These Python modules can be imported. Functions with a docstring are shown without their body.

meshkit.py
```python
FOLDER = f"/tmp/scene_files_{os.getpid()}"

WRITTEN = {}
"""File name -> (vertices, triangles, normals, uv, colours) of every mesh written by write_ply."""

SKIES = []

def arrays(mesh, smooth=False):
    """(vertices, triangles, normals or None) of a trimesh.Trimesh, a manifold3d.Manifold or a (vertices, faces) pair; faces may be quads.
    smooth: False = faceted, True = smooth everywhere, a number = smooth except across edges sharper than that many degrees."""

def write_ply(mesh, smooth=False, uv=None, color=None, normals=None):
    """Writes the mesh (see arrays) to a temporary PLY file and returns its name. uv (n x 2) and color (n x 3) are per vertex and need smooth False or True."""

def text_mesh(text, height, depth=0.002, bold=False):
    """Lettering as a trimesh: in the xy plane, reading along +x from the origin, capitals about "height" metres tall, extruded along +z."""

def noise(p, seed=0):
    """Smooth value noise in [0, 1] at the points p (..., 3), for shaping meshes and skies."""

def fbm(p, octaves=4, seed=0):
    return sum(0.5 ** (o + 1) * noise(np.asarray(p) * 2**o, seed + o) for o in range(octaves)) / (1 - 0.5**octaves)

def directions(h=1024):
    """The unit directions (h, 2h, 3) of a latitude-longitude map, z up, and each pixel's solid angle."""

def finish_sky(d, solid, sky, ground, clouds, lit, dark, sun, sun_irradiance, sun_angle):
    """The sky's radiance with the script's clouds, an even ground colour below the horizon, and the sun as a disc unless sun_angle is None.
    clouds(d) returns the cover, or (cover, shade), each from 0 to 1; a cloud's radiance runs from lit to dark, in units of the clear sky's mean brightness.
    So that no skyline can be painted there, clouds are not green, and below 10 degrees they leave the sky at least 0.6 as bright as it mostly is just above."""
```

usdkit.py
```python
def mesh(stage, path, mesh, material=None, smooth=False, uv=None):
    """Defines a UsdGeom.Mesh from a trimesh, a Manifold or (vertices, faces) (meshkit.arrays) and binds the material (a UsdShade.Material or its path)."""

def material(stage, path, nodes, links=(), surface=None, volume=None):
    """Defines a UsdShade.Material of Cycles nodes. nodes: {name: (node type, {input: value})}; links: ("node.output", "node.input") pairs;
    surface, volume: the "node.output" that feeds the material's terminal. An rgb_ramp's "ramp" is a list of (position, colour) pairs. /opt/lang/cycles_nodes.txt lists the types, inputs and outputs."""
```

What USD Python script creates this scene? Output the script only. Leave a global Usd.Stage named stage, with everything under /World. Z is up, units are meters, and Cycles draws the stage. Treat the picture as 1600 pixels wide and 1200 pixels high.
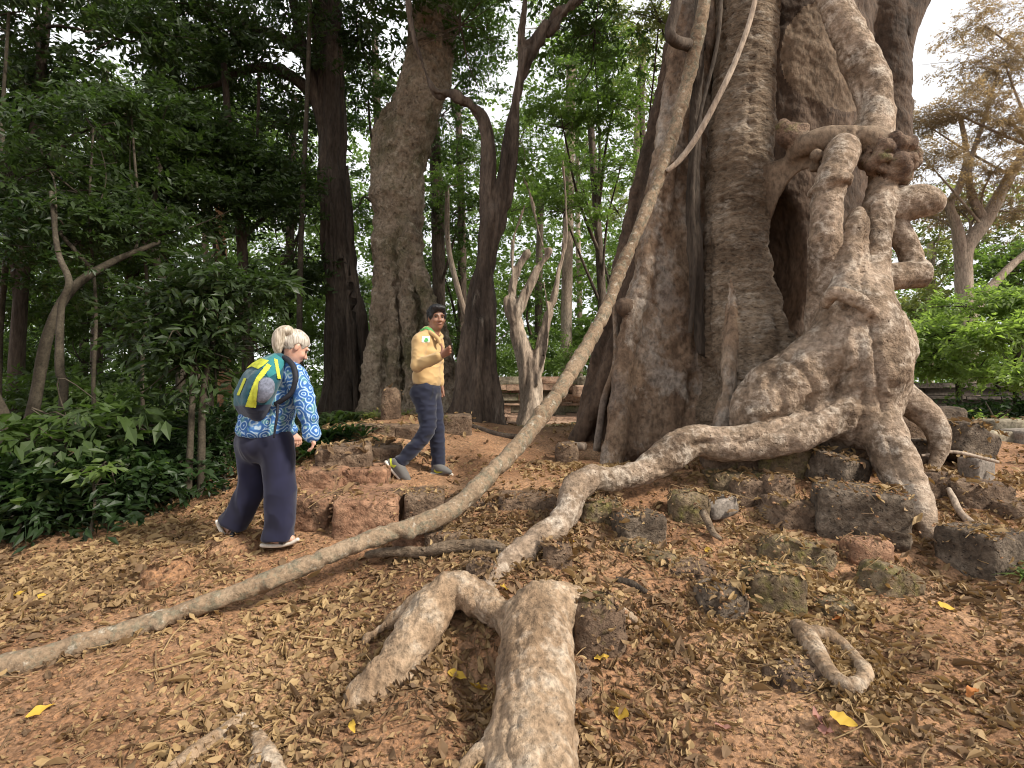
import math, random
import numpy as np, trimesh, usdkit, meshkit
from pxr import Usd, UsdGeom, UsdLux, UsdShade, Gf, Sdf, Vt
from scipy.interpolate import RBFInterpolator, RegularGridInterpolator

stage = Usd.Stage.CreateInMemory()
UsdGeom.SetStageUpAxis(stage, 'Z')
UsdGeom.SetStageMetersPerUnit(stage, 1.0)
world = UsdGeom.Xform.Define(stage, '/World')
UsdGeom.Scope.Define(stage, '/World/Looks')
random.seed(7)
rng = np.random.default_rng(7)

# ------------------------------------------------------------------ camera, sky, sun
EYE, FPX = 1.5, 873.0
cam = UsdGeom.Camera.Define(stage, '/World/camera')
cam.AddTranslateOp().Set(Gf.Vec3d(0, 0, EYE))
cam.AddRotateXOp().Set(90.0)
cam.CreateHorizontalApertureAttr(36.0)
cam.CreateFocalLengthAttr(36.0 * FPX / 1600.0)
cam.CreateExposureAttr(2.2)

SUN_DIR = np.array([0.74, -0.36, 0.70]); SUN_DIR /= np.linalg.norm(SUN_DIR)
sun = UsdLux.DistantLight.Define(stage, '/World/sun')
sun.CreateIntensityAttr(0.4)
sun.CreateAngleAttr(10.0)
sun.CreateColorAttr(Gf.Vec3f(1.0, 0.93, 0.82))
sun.CreateNormalizeAttr(True)
_el, _az = math.asin(SUN_DIR[2]), math.atan2(SUN_DIR[0], SUN_DIR[1])
q = Gf.Rotation(Gf.Vec3d(0, 0, 1), Gf.Vec3d(*map(float, SUN_DIR))).GetQuat()
sun.AddOrientOp().Set(Gf.Quatf(q))

sky = UsdLux.DomeLight.Define(stage, '/World/sky')
sky.GetPrim().SetCustomDataByKey('kind', 'structure')
sky_mat = usdkit.material(stage, '/World/Looks/overcast_sky', {
    'sky': ('sky_texture', {'sky_type': 'single_scattering', 'sun_disc': False, 'sun_elevation': _el, 'sun_rotation': _az}),
    'co': ('texture_coordinate', {}),
    'n': ('noise_texture', {'scale': 2.2, 'detail': 5.0, 'roughness': 0.55}),
    'cl': ('rgb_ramp', {'ramp': [(0.3, (4.6, 4.6, 4.7)), (0.7, (6.8, 6.8, 6.8))]}),
    'm': ('mix', {'fac': 0.92}),
    'bg': ('background_shader', {'strength': 0.052})},
    [('co.generated', 'n.vector'), ('n.fac', 'cl.fac'), ('sky.color', 'm.color1'), ('cl.color', 'm.color2'), ('m.color', 'bg.color')],
    surface='bg.background')
UsdShade.MaterialBindingAPI.Apply(sky.GetPrim()).Bind(sky_mat)

# ------------------------------------------------------------------ helpers: points, names, meshes
def P(px, py, d):
    """The world point that stands d metres away at this place of the photograph (1600 x 1200)."""
    return np.array([(px - 800.0) / FPX * d, d, EYE - (py - 600.0) / FPX * d])

def W(px, py, d, r):
    p = P(px, py, d)
    return (p[0], p[1], p[2], r / FPX * d)

used = {}
BANK = []                                                  # where things meet the ground, for drifts of leaves
def numbered(path):
    n = used.get(path, 0)
    used[path] = n + 1
    return path if n == 0 else f'{path}_{n:03d}'

def tag(prim, label=None, cat=None, group=None, kind=None):
    for k, v in (('label', label), ('category', cat), ('group', group), ('kind', kind)):
        if v:
            prim.SetCustomDataByKey(k, v)
    return prim

class Thing:
    """An Xform at the thing's base; its parts are meshes below it."""
    def __init__(self, name, label, cat, base, group=None):
        self.path = numbered('/World/' + name)
        self.o = np.array(base, float)
        x = UsdGeom.Xform.Define(stage, self.path)
        x.AddTranslateOp().Set(Gf.Vec3d(*map(float, self.o)))
        self.prim = x.GetPrim()
        tag(self.prim, label, cat, group)
    def part(self, name, mesh, mat, smooth=True, label=None, kind=None, under=None, normals=None):
        path = numbered((under or self.path) + '/' + name)
        put(path, mesh, mat, smooth, self.o, normals)
        tag(stage.GetPrimAtPath(path), label, None, None, kind)
        return path

def put(path, mesh, mat, smooth=True, origin=(0, 0, 0), normals=None):
    v, f, n = meshkit.arrays(mesh, smooth)
    if normals is not None:
        n = normals
    if any(k in path for k in ('surface_root', 'looped_root', 'laterite_block', 'boulder', 'step_block', 'strangled_tree/root', 'leaning_liana')):
        w = v[(v[:, 1] < 6) & (v[:, 2] < 1.4)]
        if len(w):
            BANK.append(w[np.abs(w[:, 2] - H(w[:, :2])) < 0.05])
    m = UsdGeom.Mesh.Define(stage, path)
    m.CreatePointsAttr(Vt.Vec3fArray.FromNumpy((v - np.array(origin)).astype(np.float32)))
    m.CreateFaceVertexCountsAttr(Vt.IntArray.FromNumpy(np.full(len(f), 3, np.int32)))
    m.CreateFaceVertexIndicesAttr(Vt.IntArray.FromNumpy(np.ascontiguousarray(f, np.int32).ravel()))
    m.CreateSubdivisionSchemeAttr('none')
    if n is not None:
        m.CreateNormalsAttr(Vt.Vec3fArray.FromNumpy(n.astype(np.float32)))
        m.SetNormalsInterpolation('vertex')
    UsdShade.MaterialBindingAPI.Apply(m.GetPrim()).Bind(mat)
    return m

def single(name, mesh, mat, label, cat, group=None, kind=None, smooth=True):
    """A thing that is one mesh."""
    v = np.asarray(meshkit.arrays(mesh)[0])
    base = np.array([v[:, 0].mean(), v[:, 1].mean(), v[:, 2].min()])
    path = numbered('/World/' + name)
    m = put(path, mesh, mat, smooth, base)
    m.AddTranslateOp().Set(Gf.Vec3d(*map(float, base)))
    tag(m.GetPrim(), label, cat, group, kind)
    return path

def cat_meshes(ms):
    vs, fs, n = [], [], 0
    for v, f in ms:
        vs.append(np.asarray(v)); fs.append(np.asarray(f) + n); n += len(v)
    return np.vstack(vs), np.vstack(fs)

def catmull(pts, step=6):
    """A smooth curve through the rows of pts (any number of columns)."""
    p = np.array(pts, float)
    if len(p) < 3:
        t = np.linspace(0, 1, step + 1)[:, None]
        return p[0] * (1 - t) + p[-1] * t
    q = np.vstack([2 * p[0] - p[1], p, 2 * p[-1] - p[-2]])
    out = []
    for i in range(1, len(q) - 2):
        t = np.linspace(0, 1, step, endpoint=False)[:, None]
        a, b, c, d = q[i - 1], q[i], q[i + 1], q[i + 2]
        out.append(0.5 * (2 * b + (c - a) * t + (2 * a - 5 * b + 4 * c - d) * t ** 2 + (3 * b - a - 3 * c + d) * t ** 3))
    out.append(p[-1:])
    return np.vstack(out)

def tube(pts, sides=10, step=5, rough=0.0, flute=0.0, nfl=6, seed=0, cap=True, twist=0.0, freq=3.0, flare=None):
    """A tube along (x, y, z, r) rows with uneven walls: rough = relief as a share of the radius, flute = lengthwise ribs."""
    c = catmull(pts, step)
    xyz, r = c[:, :3], np.maximum(c[:, 3], 1e-4)
    t = np.gradient(xyz, axis=0)
    t /= np.linalg.norm(t, axis=1, keepdims=True) + 1e-12
    ref = np.array([1.0, 0.1, 0.05]) if abs(t[0][0]) < 0.8 else np.array([0.0, 0.2, 1.0])
    us = []
    u = ref - t[0] * (ref @ t[0])
    for k in range(len(t)):
        u = u - t[k] * (u @ t[k]); u /= np.linalg.norm(u); us.append(u.copy())
    us = np.array(us); ws = np.cross(t, us)
    a = np.linspace(0, 2 * np.pi, sides, endpoint=False)
    s = np.concatenate([[0], np.cumsum(np.linalg.norm(np.diff(xyz, axis=0), axis=1))])
    A = a[None, :] + twist * s[:, None]
    rr = np.repeat(r[:, None], sides, 1)
    if flute:
        ph = np.random.default_rng(seed).uniform(0, 6.28, 4)
        f = np.sin(A * nfl + ph[0] + 0.8 * np.sin(s[:, None] * 1.1 + ph[1])) * 0.6 + np.sin(A * (nfl * 2 + 1) + ph[2] + 0.7 * np.sin(s[:, None] * 1.7)) * 0.4
        fl = flute if flare is None else flute * np.interp(s / s[-1], *zip(*flare))[:, None]
        rr = rr * (1 + fl * f)
    D = np.cos(a)[None, :, None] * us[:, None, :] + np.sin(a)[None, :, None] * ws[:, None, :]
    V = xyz[:, None, :] + D * rr[..., None]
    if rough:
        n = meshkit.fbm(V * freq, 3, seed) - 0.5
        V = V + D * (n * 2 * rough * rr)[..., None]
    n = len(xyz)
    i = np.arange(n - 1)[:, None] * sides; j = np.arange(sides)[None, :]; k = (j + 1) % sides
    q = np.stack([i + j, i + k, i + sides + k, i + sides + j], -1).reshape(-1, 4)
    f = np.vstack([q[:, [0, 1, 2]], q[:, [0, 2, 3]]])
    V = V.reshape(-1, 3)
    if cap:
        V = np.vstack([V, xyz[0], xyz[-1]])
        e0, e1 = len(V) - 2, len(V) - 1
        jj = np.arange(sides); kk = (jj + 1) % sides
        f = np.vstack([f, np.stack([np.full(sides, e0), kk, jj], 1), np.stack([np.full(sides, e1), (n - 1) * sides + jj, (n - 1) * sides + kk], 1)])
    return V, f

# ------------------------------------------------------------------ soft solids: a distance field meshed with surface nets
class Field:
    def __init__(self):
        self.prims = []                                    # (op, function, lo, hi, label, k)
        self.links = []                                    # runs of prims that make one limb: joined hard, then blended as one
    def add(self, op, fn, lo, hi, label, k):
        self.prims.append((op, fn, np.array(lo, float), np.array(hi, float), label, k))
    def cone(self, a, b, label='body', k=0.03, op='u'):
        a, b = np.array(a, float), np.array(b, float)
        pa, ra, pb, rb = a[:3], float(a[3]), b[:3], float(b[3])
        d = pb - pa; l2 = max(float(d @ d), 1e-12)
        p32, d32 = pa.astype(np.float32), d.astype(np.float32)
        def fn(x):
            y = x.astype(np.float32) - p32
            t = np.clip((y @ d32) / np.float32(l2), 0, 1)
            y -= t[..., None] * d32
            return np.sqrt(np.einsum('...i,...i->...', y, y)) - (np.float32(ra) + np.float32(rb - ra) * t)
        r = max(ra, rb)
        self.add(op, fn, np.minimum(pa, pb) - r, np.maximum(pa, pb) + r, label, k)
    def chain(self, pts, label='body', k=0.03, step=4, op='u'):
        c = catmull(pts, step)
        c[:, 3] = np.maximum(c[:, 3], 0.002)
        n = len(self.prims)
        for a, b in zip(c[:-1], c[1:]):
            self.cone(a, b, label, k, op)
        self.links.append((n, len(self.prims)))
    def ball(self, c, r, label='body', k=0.03, op='u', rot=None):
        c = np.array(c, float); R = np.eye(3) if rot is None else rot
        r = np.array([r] * 3 if np.ndim(r) == 0 else r, float)
        def fn(x):
            y = (x - c) @ R
            k0 = np.linalg.norm(y / r, axis=-1); k1 = np.linalg.norm(y / (r * r), axis=-1)
            return k0 * (k0 - 1) / np.maximum(k1, 1e-9)
        m = r.max() if rot is not None else r
        self.add(op, fn, c - m, c + m, label, k)
    def tri(self, a, b, c, r, label='body', k=0.03, op='u'):
        a, b, c = (np.array(p, float)[:3] for p in (a, b, c))
        ba, cb, ac = b - a, c - b, a - c
        n = np.cross(ba, ac)
        def fn(x):
            pa, pb, pc = x - a, x - b, x - c
            s = (np.sign(pa @ np.cross(ba, n)) + np.sign(pb @ np.cross(cb, n)) + np.sign(pc @ np.cross(ac, n)))
            def seg(p, e):
                t = np.clip((p @ e) / (e @ e), 0, 1)
                y = p - t[..., None] * e
                return (y * y).sum(-1)
            edge = np.minimum(np.minimum(seg(pa, ba), seg(pb, cb)), seg(pc, ac))
            face = (pa @ n) ** 2 / (n @ n)
            return np.sqrt(np.where(s < 2.0, edge, face)) - r
        p = np.stack([a, b, c])
        self.add(op, fn, p.min(0) - r, p.max(0) + r, label, k)
    def box(self, c, half, rot=None, r=0.01, label='body', k=0.02, op='u'):
        c, h = np.array(c, float), np.array(half, float); R = np.eye(3) if rot is None else np.array(rot, float)
        def fn(x):
            y = np.abs((x - c) @ R) - (h - r)
            return np.linalg.norm(np.maximum(y, 0), axis=-1) + np.minimum(y.max(-1), 0) - r
        m = np.abs(R) @ h
        self.add(op, fn, c - m, c + m, label, k)
    def bounds(self):
        u = [p for p in self.prims if p[0] == 'u']
        return np.min([p[2] for p in u], 0), np.max([p[3] for p in u], 0)
    def mesh(self, h):
        """-> vertices, triangles, label index per vertex, label names"""
        l0, h0 = self.bounds()
        pad = 3 * h + 0.7 * max(p[5] for p in self.prims if p[0] == 'u')
        lo, hi = l0 - pad, h0 + pad
        n = np.ceil((hi - lo) / h).astype(int) + 1
        ax = [lo[i] + h * np.arange(n[i]) for i in range(3)]
        D = np.full(n, 9.0, np.float32)
        runs, at = [], 0
        for n0, n1 in self.links + [(len(self.prims), len(self.prims))]:
            runs += [(i, i + 1) for i in range(at, n0)] + ([(n0, n1)] if n1 > n0 else [])
            at = n1
        def block(a, b, m):
            return np.clip(np.floor((a - m - lo) / h).astype(int), 0, n), np.clip(np.ceil((b + m - lo) / h).astype(int) + 1, 0, n)
        for n0, n1 in runs:
            run = self.prims[n0:n1]
            op, k = run[0][0], run[0][5]
            m = k + 2 * h
            i0, i1 = block(np.min([p[2] for p in run], 0), np.max([p[3] for p in run], 0), m)
            if (i1 <= i0).any():
                continue
            d = np.full(i1 - i0, 9.0, np.float32)
            for _, fn, a, b, _, _ in run:
                j0, j1 = block(a, b, m)
                if (j1 <= j0).any():
                    continue
                X = np.stack(np.meshgrid(*[ax[i][j0[i]:j1[i]].astype(np.float32) for i in range(3)], indexing='ij'), -1)
                t = tuple(slice(j0[i] - i0[i], j1[i] - i0[i]) for i in range(3))
                d[t] = np.minimum(d[t], fn(X))
            s = tuple(slice(i0[i], i1[i]) for i in range(3))
            o = D[s]
            if op == 'u':
                g = np.clip(k - np.abs(o - d), 0, None)
                D[s] = np.minimum(o, d) - g * g / (4 * k)
            else:
                g = np.clip(k - np.abs(o + d), 0, None)
                D[s] = np.maximum(o, -d) + g * g / (4 * k)
        V, F = surface_nets(D, lo, h)
        names = sorted({p[4] for p in self.prims if p[0] == 'u'})
        best, lab = np.full(len(V), 9.0), np.zeros(len(V), int)
        order = np.argsort(V[:, 2]); zs = V[order, 2]
        for op, fn, a, b, label, k in self.prims:
            if op != 'u':
                continue
            e0, e1 = a - k - 2 * h, b + k + 2 * h
            ix = order[np.searchsorted(zs, e0[2]):np.searchsorted(zs, e1[2])]
            w = V[ix]
            ix = ix[(w[:, 0] >= e0[0]) & (w[:, 0] <= e1[0]) & (w[:, 1] >= e0[1]) & (w[:, 1] <= e1[1])]
            if len(ix):
                d = fn(V[ix]); w = d < best[ix]
                best[ix[w]] = d[w]; lab[ix[w]] = names.index(label)
        return V, F, lab, names

def surface_nets(D, lo, h):
    ins = D < 0
    nx, ny, nz = D.shape
    c = np.zeros((nx - 1, ny - 1, nz - 1), np.uint8)
    for dx in (0, 1):
        for dy in (0, 1):
            for dz in (0, 1):
                c += ins[dx:nx - 1 + dx, dy:ny - 1 + dy, dz:nz - 1 + dz]
    cells = np.argwhere((c > 0) & (c < 8))
    acc, cnt = np.zeros((len(cells), 3)), np.zeros(len(cells))
    corners = [(a, b, e) for a in (0, 1) for b in (0, 1) for e in (0, 1)]
    val = {o: D[cells[:, 0] + o[0], cells[:, 1] + o[1], cells[:, 2] + o[2]] for o in corners}
    for o in corners:
        for axx in range(3):
            if o[axx] == 0:
                p = list(o); p[axx] = 1; p = tuple(p)
                v0, v1 = val[o], val[p]
                m = (v0 < 0) != (v1 < 0)
                t = np.where(m, v0 / np.where(m, v0 - v1, 1), 0)
                pt = np.tile(np.array(o, float), (len(cells), 1)); pt[:, axx] += t
                acc += np.where(m[:, None], pt, 0); cnt += m
    V = lo + h * (cells + acc / cnt[:, None])
    idx = np.full(c.shape, -1, np.int32)
    idx[cells[:, 0], cells[:, 1], cells[:, 2]] = np.arange(len(cells))
    quads = []
    for axx in range(3):
        a, b = [(1, 2), (2, 0), (0, 1)][axx]
        s0 = [slice(None)] * 3; s1 = [slice(None)] * 3
        s0[axx] = slice(0, -1); s1[axx] = slice(1, None)
        i0, i1 = ins[tuple(s0)], ins[tuple(s1)]
        e = np.argwhere(i0 != i1)
        e = e[(e[:, a] > 0) & (e[:, b] > 0) & (e[:, a] < D.shape[a] - 1) & (e[:, b] < D.shape[b] - 1)]
        def g(da, db):
            q = e.copy(); q[:, a] += da; q[:, b] += db
            return idx[q[:, 0], q[:, 1], q[:, 2]]
        Q = np.stack([g(-1, -1), g(0, -1), g(0, 0), g(-1, 0)], 1)
        flip = ~i0[e[:, 0], e[:, 1], e[:, 2]]
        Q[flip] = Q[flip][:, ::-1]
        quads.append(Q)
    Q = np.vstack(quads)
    Q = Q[(Q >= 0).all(1)]
    return V, np.vstack([Q[:, [0, 1, 2]], Q[:, [0, 2, 3]]])

def vnormals(V, F):
    n = np.zeros_like(V)
    fn = np.cross(V[F[:, 1]] - V[F[:, 0]], V[F[:, 2]] - V[F[:, 0]])
    for k in range(3):
        np.add.at(n, F[:, k], fn)
    return n / np.maximum(np.linalg.norm(n, axis=1, keepdims=True), 1e-12)

def sub(V, F, N, mask):
    """The faces where mask is set, as their own mesh that keeps the shared normals."""
    f = F[mask]
    u, inv = np.unique(f, return_inverse=True)
    return V[u], inv.reshape(-1, 3), N[u]

def split_parts(thing, V, F, lab, names, mats, default, labels={}, N=None):
    N = vnormals(V, F) if N is None else N
    fl = lab[F[:, 0]]
    for i, nm in enumerate(names):
        m = fl == i
        if m.sum() < 4:
            continue
        v, f, n = sub(V, F, N, m)
        thing.part(nm.split('#')[0], (v, f), mats.get(nm, default), normals=n, label=labels.get(nm))

# ------------------------------------------------------------------ materials
def mat(name, nodes, links, surface='p.BSDF'):
    return usdkit.material(stage, '/World/Looks/' + name, nodes, links, surface=surface)

def stony(name, ramp, scale=3.0, zs=1.0, bump=0.5, fine=40.0, spot=None, spot_scale=2.0, spot_at=(0.52, 0.62), rough=0.9, pits=0.0, pit_scale=30.0, dist=0.02, spot2=None, spot2_scale=9.0, spot2_at=(0.6, 0.68), rings=0.0, ring_scale=6.0, dark=0.45, pit_dark=0.6):
    """Bark, rock and earth: blotched colour, lichen or moss spots, relief from fine noise, pits and rings."""
    nd = {'g': ('geometry', {}), 'mp': ('mapping', {'scale': (1, 1, zs)}),
          'n1': ('noise_texture', {'scale': scale, 'detail': 8.0, 'roughness': 0.62}),
          'r1': ('rgb_ramp', {'ramp': ramp}),
          'n2': ('noise_texture', {'scale': fine, 'detail': 6.0, 'roughness': 0.65}),
          'dk': ('map_range', {'from_min': 0.3, 'from_max': 0.6, 'to_min': dark, 'to_max': 1.15, 'clamp': True}),
          'mul': ('mix', {'mix_type': 'multiply', 'fac': 1.0}),
          'h': ('math', {'math_type': 'multiply_add', 'value2': 1.0, 'value3': 0.0}),
          'b': ('bump', {'strength': bump, 'distance': dist}),
          'p': ('principled_bsdf', {'roughness': rough, 'specular_ior_level': 0.25})}
    lk = [('g.position', 'mp.vector'), ('mp.vector', 'n1.vector'), ('mp.vector', 'n2.vector'), ('n1.fac', 'r1.fac'), ('n2.fac', 'dk.value'),
          ('r1.color', 'mul.color1'), ('dk.result', 'mul.color2'), ('n2.fac', 'h.value1'), ('h.value', 'b.height'), ('b.normal', 'p.normal')]
    col = 'mul.color'
    for i, (c, s, at) in enumerate(((spot, spot_scale, spot_at), (spot2, spot2_scale, spot2_at))):
        if c:
            nd[f's{i}'] = ('noise_texture', {'scale': s, 'detail': 7.0, 'roughness': 0.7})
            nd[f'sr{i}'] = ('map_range', {'from_min': at[0], 'from_max': at[1], 'to_min': 0.0, 'to_max': 0.85, 'clamp': True})
            nd[f'sc{i}'] = ('mix', {'mix_type': 'multiply', 'fac': 1.0, 'color1': c})
            nd[f'sm{i}'] = ('mix', {})
            lk += [('mp.vector', f's{i}.vector'), (f's{i}.fac', f'sr{i}.value'), (f'sr{i}.result', f'sm{i}.fac'), (col, f'sm{i}.color1'), ('dk.result', f'sc{i}.color2'), (f'sc{i}.color', f'sm{i}.color2')]
            col = f'sm{i}.color'
    if pits:
        nd['wn'] = ('noise_texture', {'scale': pit_scale * 0.6, 'detail': 3.0})
        nd['wa'] = ('mix', {'mix_type': 'add', 'fac': 1.2 / pit_scale})
        lk += [('mp.vector', 'wn.vector'), ('mp.vector', 'wa.color1'), ('wn.color', 'wa.color2')]
        nd['v'] = ('voronoi_texture', {'scale': pit_scale, 'feature': 'smooth_f1', 'smoothness': 0.35, 'detail': 1.0, 'roughness': 0.6})
        nd['vm'] = ('map_range', {'from_min': 0.05, 'from_max': 0.5, 'to_min': 0.0, 'to_max': pits, 'clamp': True})
        lk += [('wa.color', 'v.vector'), ('v.distance', 'vm.value'), ('vm.result', 'h.value3')]
        nd['vd'] = ('map_range', {'from_min': 0.1, 'from_max': 0.4, 'to_min': pit_dark, 'to_max': 1.0, 'clamp': True})
        nd['vx'] = ('mix', {'mix_type': 'multiply', 'fac': 1.0})
        lk += [('v.distance', 'vd.value'), (col, 'vx.color1'), ('vd.result', 'vx.color2')]
        col = 'vx.color'
    lk.append((col, 'p.base_color'))
    return mat(name, nd, lk)

def leafy(name, ramp, trans=0.4, rough=0.45, trans_tint=(1.0, 1.15, 0.55)):
    return mat(name, {
        'g': ('geometry', {}), 'oi': ('object_info', {}),
        'n': ('noise_texture', {'scale': 0.9, 'detail': 3.0}),
        'a1': ('math', {'math_type': 'multiply_add', 'value2': 0.5}), 'a2': ('math', {'math_type': 'multiply_add', 'value2': 0.25}),
        'a3': ('math', {'math_type': 'multiply_add', 'value2': 0.5, 'value3': -0.13}),
        'r': ('rgb_ramp', {'ramp': ramp}),
        't': ('mix', {'mix_type': 'multiply', 'fac': 1.0, 'color2': tuple(1.6 * c for c in trans_tint)}),
        'p': ('principled_bsdf', {'roughness': rough, 'specular_ior_level': 0.35}),
        'tr': ('translucent_bsdf', {}), 'm': ('mix_closure', {'fac': trans})},
        [('g.random_per_island', 'a1.value1'), ('oi.random', 'a2.value1'), ('a1.value', 'a2.value3'), ('g.position', 'n.vector'), ('n.fac', 'a3.value1'), ('a3.value', 'a1.value3'),
         ('a2.value', 'r.fac'), ('r.color', 'p.base_color'), ('r.color', 't.color1'), ('t.color', 'tr.color'), ('p.BSDF', 'm.closure1'), ('tr.BSDF', 'm.closure2')], surface='m.closure')

def plain(name, color, rough=0.7, spec=0.3, bump=0.0, scale=60.0, var=0.25):
    return mat(name, {
        'g': ('geometry', {}), 'n': ('noise_texture', {'scale': scale, 'detail': 4.0}),
        'r': ('rgb_ramp', {'ramp': [(0.3, tuple(c * (1 - var) for c in color)), (0.7, tuple(c * (1 + var) for c in color))]}),
        'b': ('bump', {'strength': bump, 'distance': 0.01}),
        'p': ('principled_bsdf', {'roughness': rough, 'specular_ior_level': spec})},
        [('g.position', 'n.vector'), ('n.fac', 'r.fac'), ('r.color', 'p.base_color'), ('n.fac', 'b.height'), ('b.normal', 'p.normal')])

M = {}
M['root_pale'] = stony('root_pale_bark', [(0.3, (0.105, 0.07, 0.046)), (0.45, (0.21, 0.15, 0.102)), (0.58, (0.29, 0.215, 0.155)), (0.75, (0.38, 0.30, 0.23))], scale=2.6, bump=0.9, fine=20, spot=(0.43, 0.375, 0.31), spot_scale=5.0, spot_at=(0.5, 0.68), dist=0.045, pits=0.5, pit_scale=20, pit_dark=0.72, dark=0.42, spot2=(0.11, 0.075, 0.05), spot2_scale=2.0, spot2_at=(0.54, 0.72))
M['root_front'] = stony('root_front_bark', [(0.3, (0.13, 0.083, 0.048)), (0.45, (0.23, 0.155, 0.096)), (0.58, (0.31, 0.222, 0.145)), (0.75, (0.37, 0.285, 0.2))], scale=3.0, zs=0.8, bump=0.9, fine=36, spot=(0.42, 0.355, 0.28), spot_scale=6.0, spot_at=(0.5, 0.7), dist=0.025, dark=0.42, spot2=(0.09, 0.058, 0.036), spot2_scale=4.0, spot2_at=(0.54, 0.7), pits=0.4, pit_scale=34, pit_dark=0.75)
M['column'] = stony('column_bark', [(0.3, (0.08, 0.054, 0.034)), (0.5, (0.165, 0.118, 0.078)), (0.7, (0.26, 0.2, 0.143))], scale=1.6, zs=1.8, bump=1.0, fine=18, pits=0.9, pit_scale=13, dist=0.06, spot=(0.35, 0.30, 0.24), spot_scale=3.0, spot_at=(0.52, 0.68), dark=0.42)
M['buttress'] = stony('buttress_bark', [(0.3, (0.10, 0.062, 0.039)), (0.5, (0.2, 0.136, 0.09)), (0.7, (0.29, 0.22, 0.158))], scale=1.8, zs=0.7, bump=0.8, fine=20, dist=0.04, spot=(0.40, 0.355, 0.30), spot_scale=2.6, spot_at=(0.5, 0.66), dark=0.42, spot2=(0.085, 0.05, 0.034), spot2_scale=1.3, spot2_at=(0.55, 0.7), pits=0.4, pit_scale=22, pit_dark=0.75)
M['dark_bark'] = stony('dark_bark', [(0.3, (0.022, 0.016, 0.011)), (0.5, (0.05, 0.037, 0.027)), (0.72, (0.095, 0.073, 0.054))], scale=3.0, zs=0.25, bump=0.8, fine=30, dist=0.04)
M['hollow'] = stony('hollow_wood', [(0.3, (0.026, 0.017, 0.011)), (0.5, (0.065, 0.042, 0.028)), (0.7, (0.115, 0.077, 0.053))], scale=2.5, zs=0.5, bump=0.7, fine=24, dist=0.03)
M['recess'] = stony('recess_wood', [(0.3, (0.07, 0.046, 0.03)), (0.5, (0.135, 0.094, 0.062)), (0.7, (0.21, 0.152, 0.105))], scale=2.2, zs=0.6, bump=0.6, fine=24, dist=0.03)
M['burl'] = stony('burl_bark', [(0.3, (0.05, 0.03, 0.022)), (0.5, (0.14, 0.09, 0.06)), (0.7, (0.28, 0.2, 0.14))], scale=7, bump=1.0, fine=40, dist=0.03, spot=(0.12, 0.11, 0.04), spot_scale=4, spot_at=(0.56, 0.66))
M['pole'] = stony('pole_bark', [(0.3, (0.12, 0.078, 0.048)), (0.5, (0.195, 0.137, 0.088)), (0.72, (0.26, 0.195, 0.133))], scale=1.6, bump=0.8, fine=46, dist=0.014, spot=(0.135, 0.118, 0.082), spot_scale=14, spot_at=(0.5, 0.58), spot2=(0.33, 0.29, 0.23), spot2_scale=16, spot2_at=(0.57, 0.66), dark=0.55)
M['pocked'] = stony('pocked_bark', [(0.3, (0.125, 0.092, 0.062)), (0.5, (0.235, 0.18, 0.125)), (0.7, (0.325, 0.26, 0.19))], scale=1.6, zs=0.8, bump=1.0, fine=22, pits=1.2, pit_scale=15, dist=0.07, spot=(0.075, 0.07, 0.028), spot_scale=0.9, spot_at=(0.5, 0.64), pit_dark=0.5, spot2=(0.36, 0.30, 0.22), spot2_scale=6, spot2_at=(0.54, 0.66))
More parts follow.
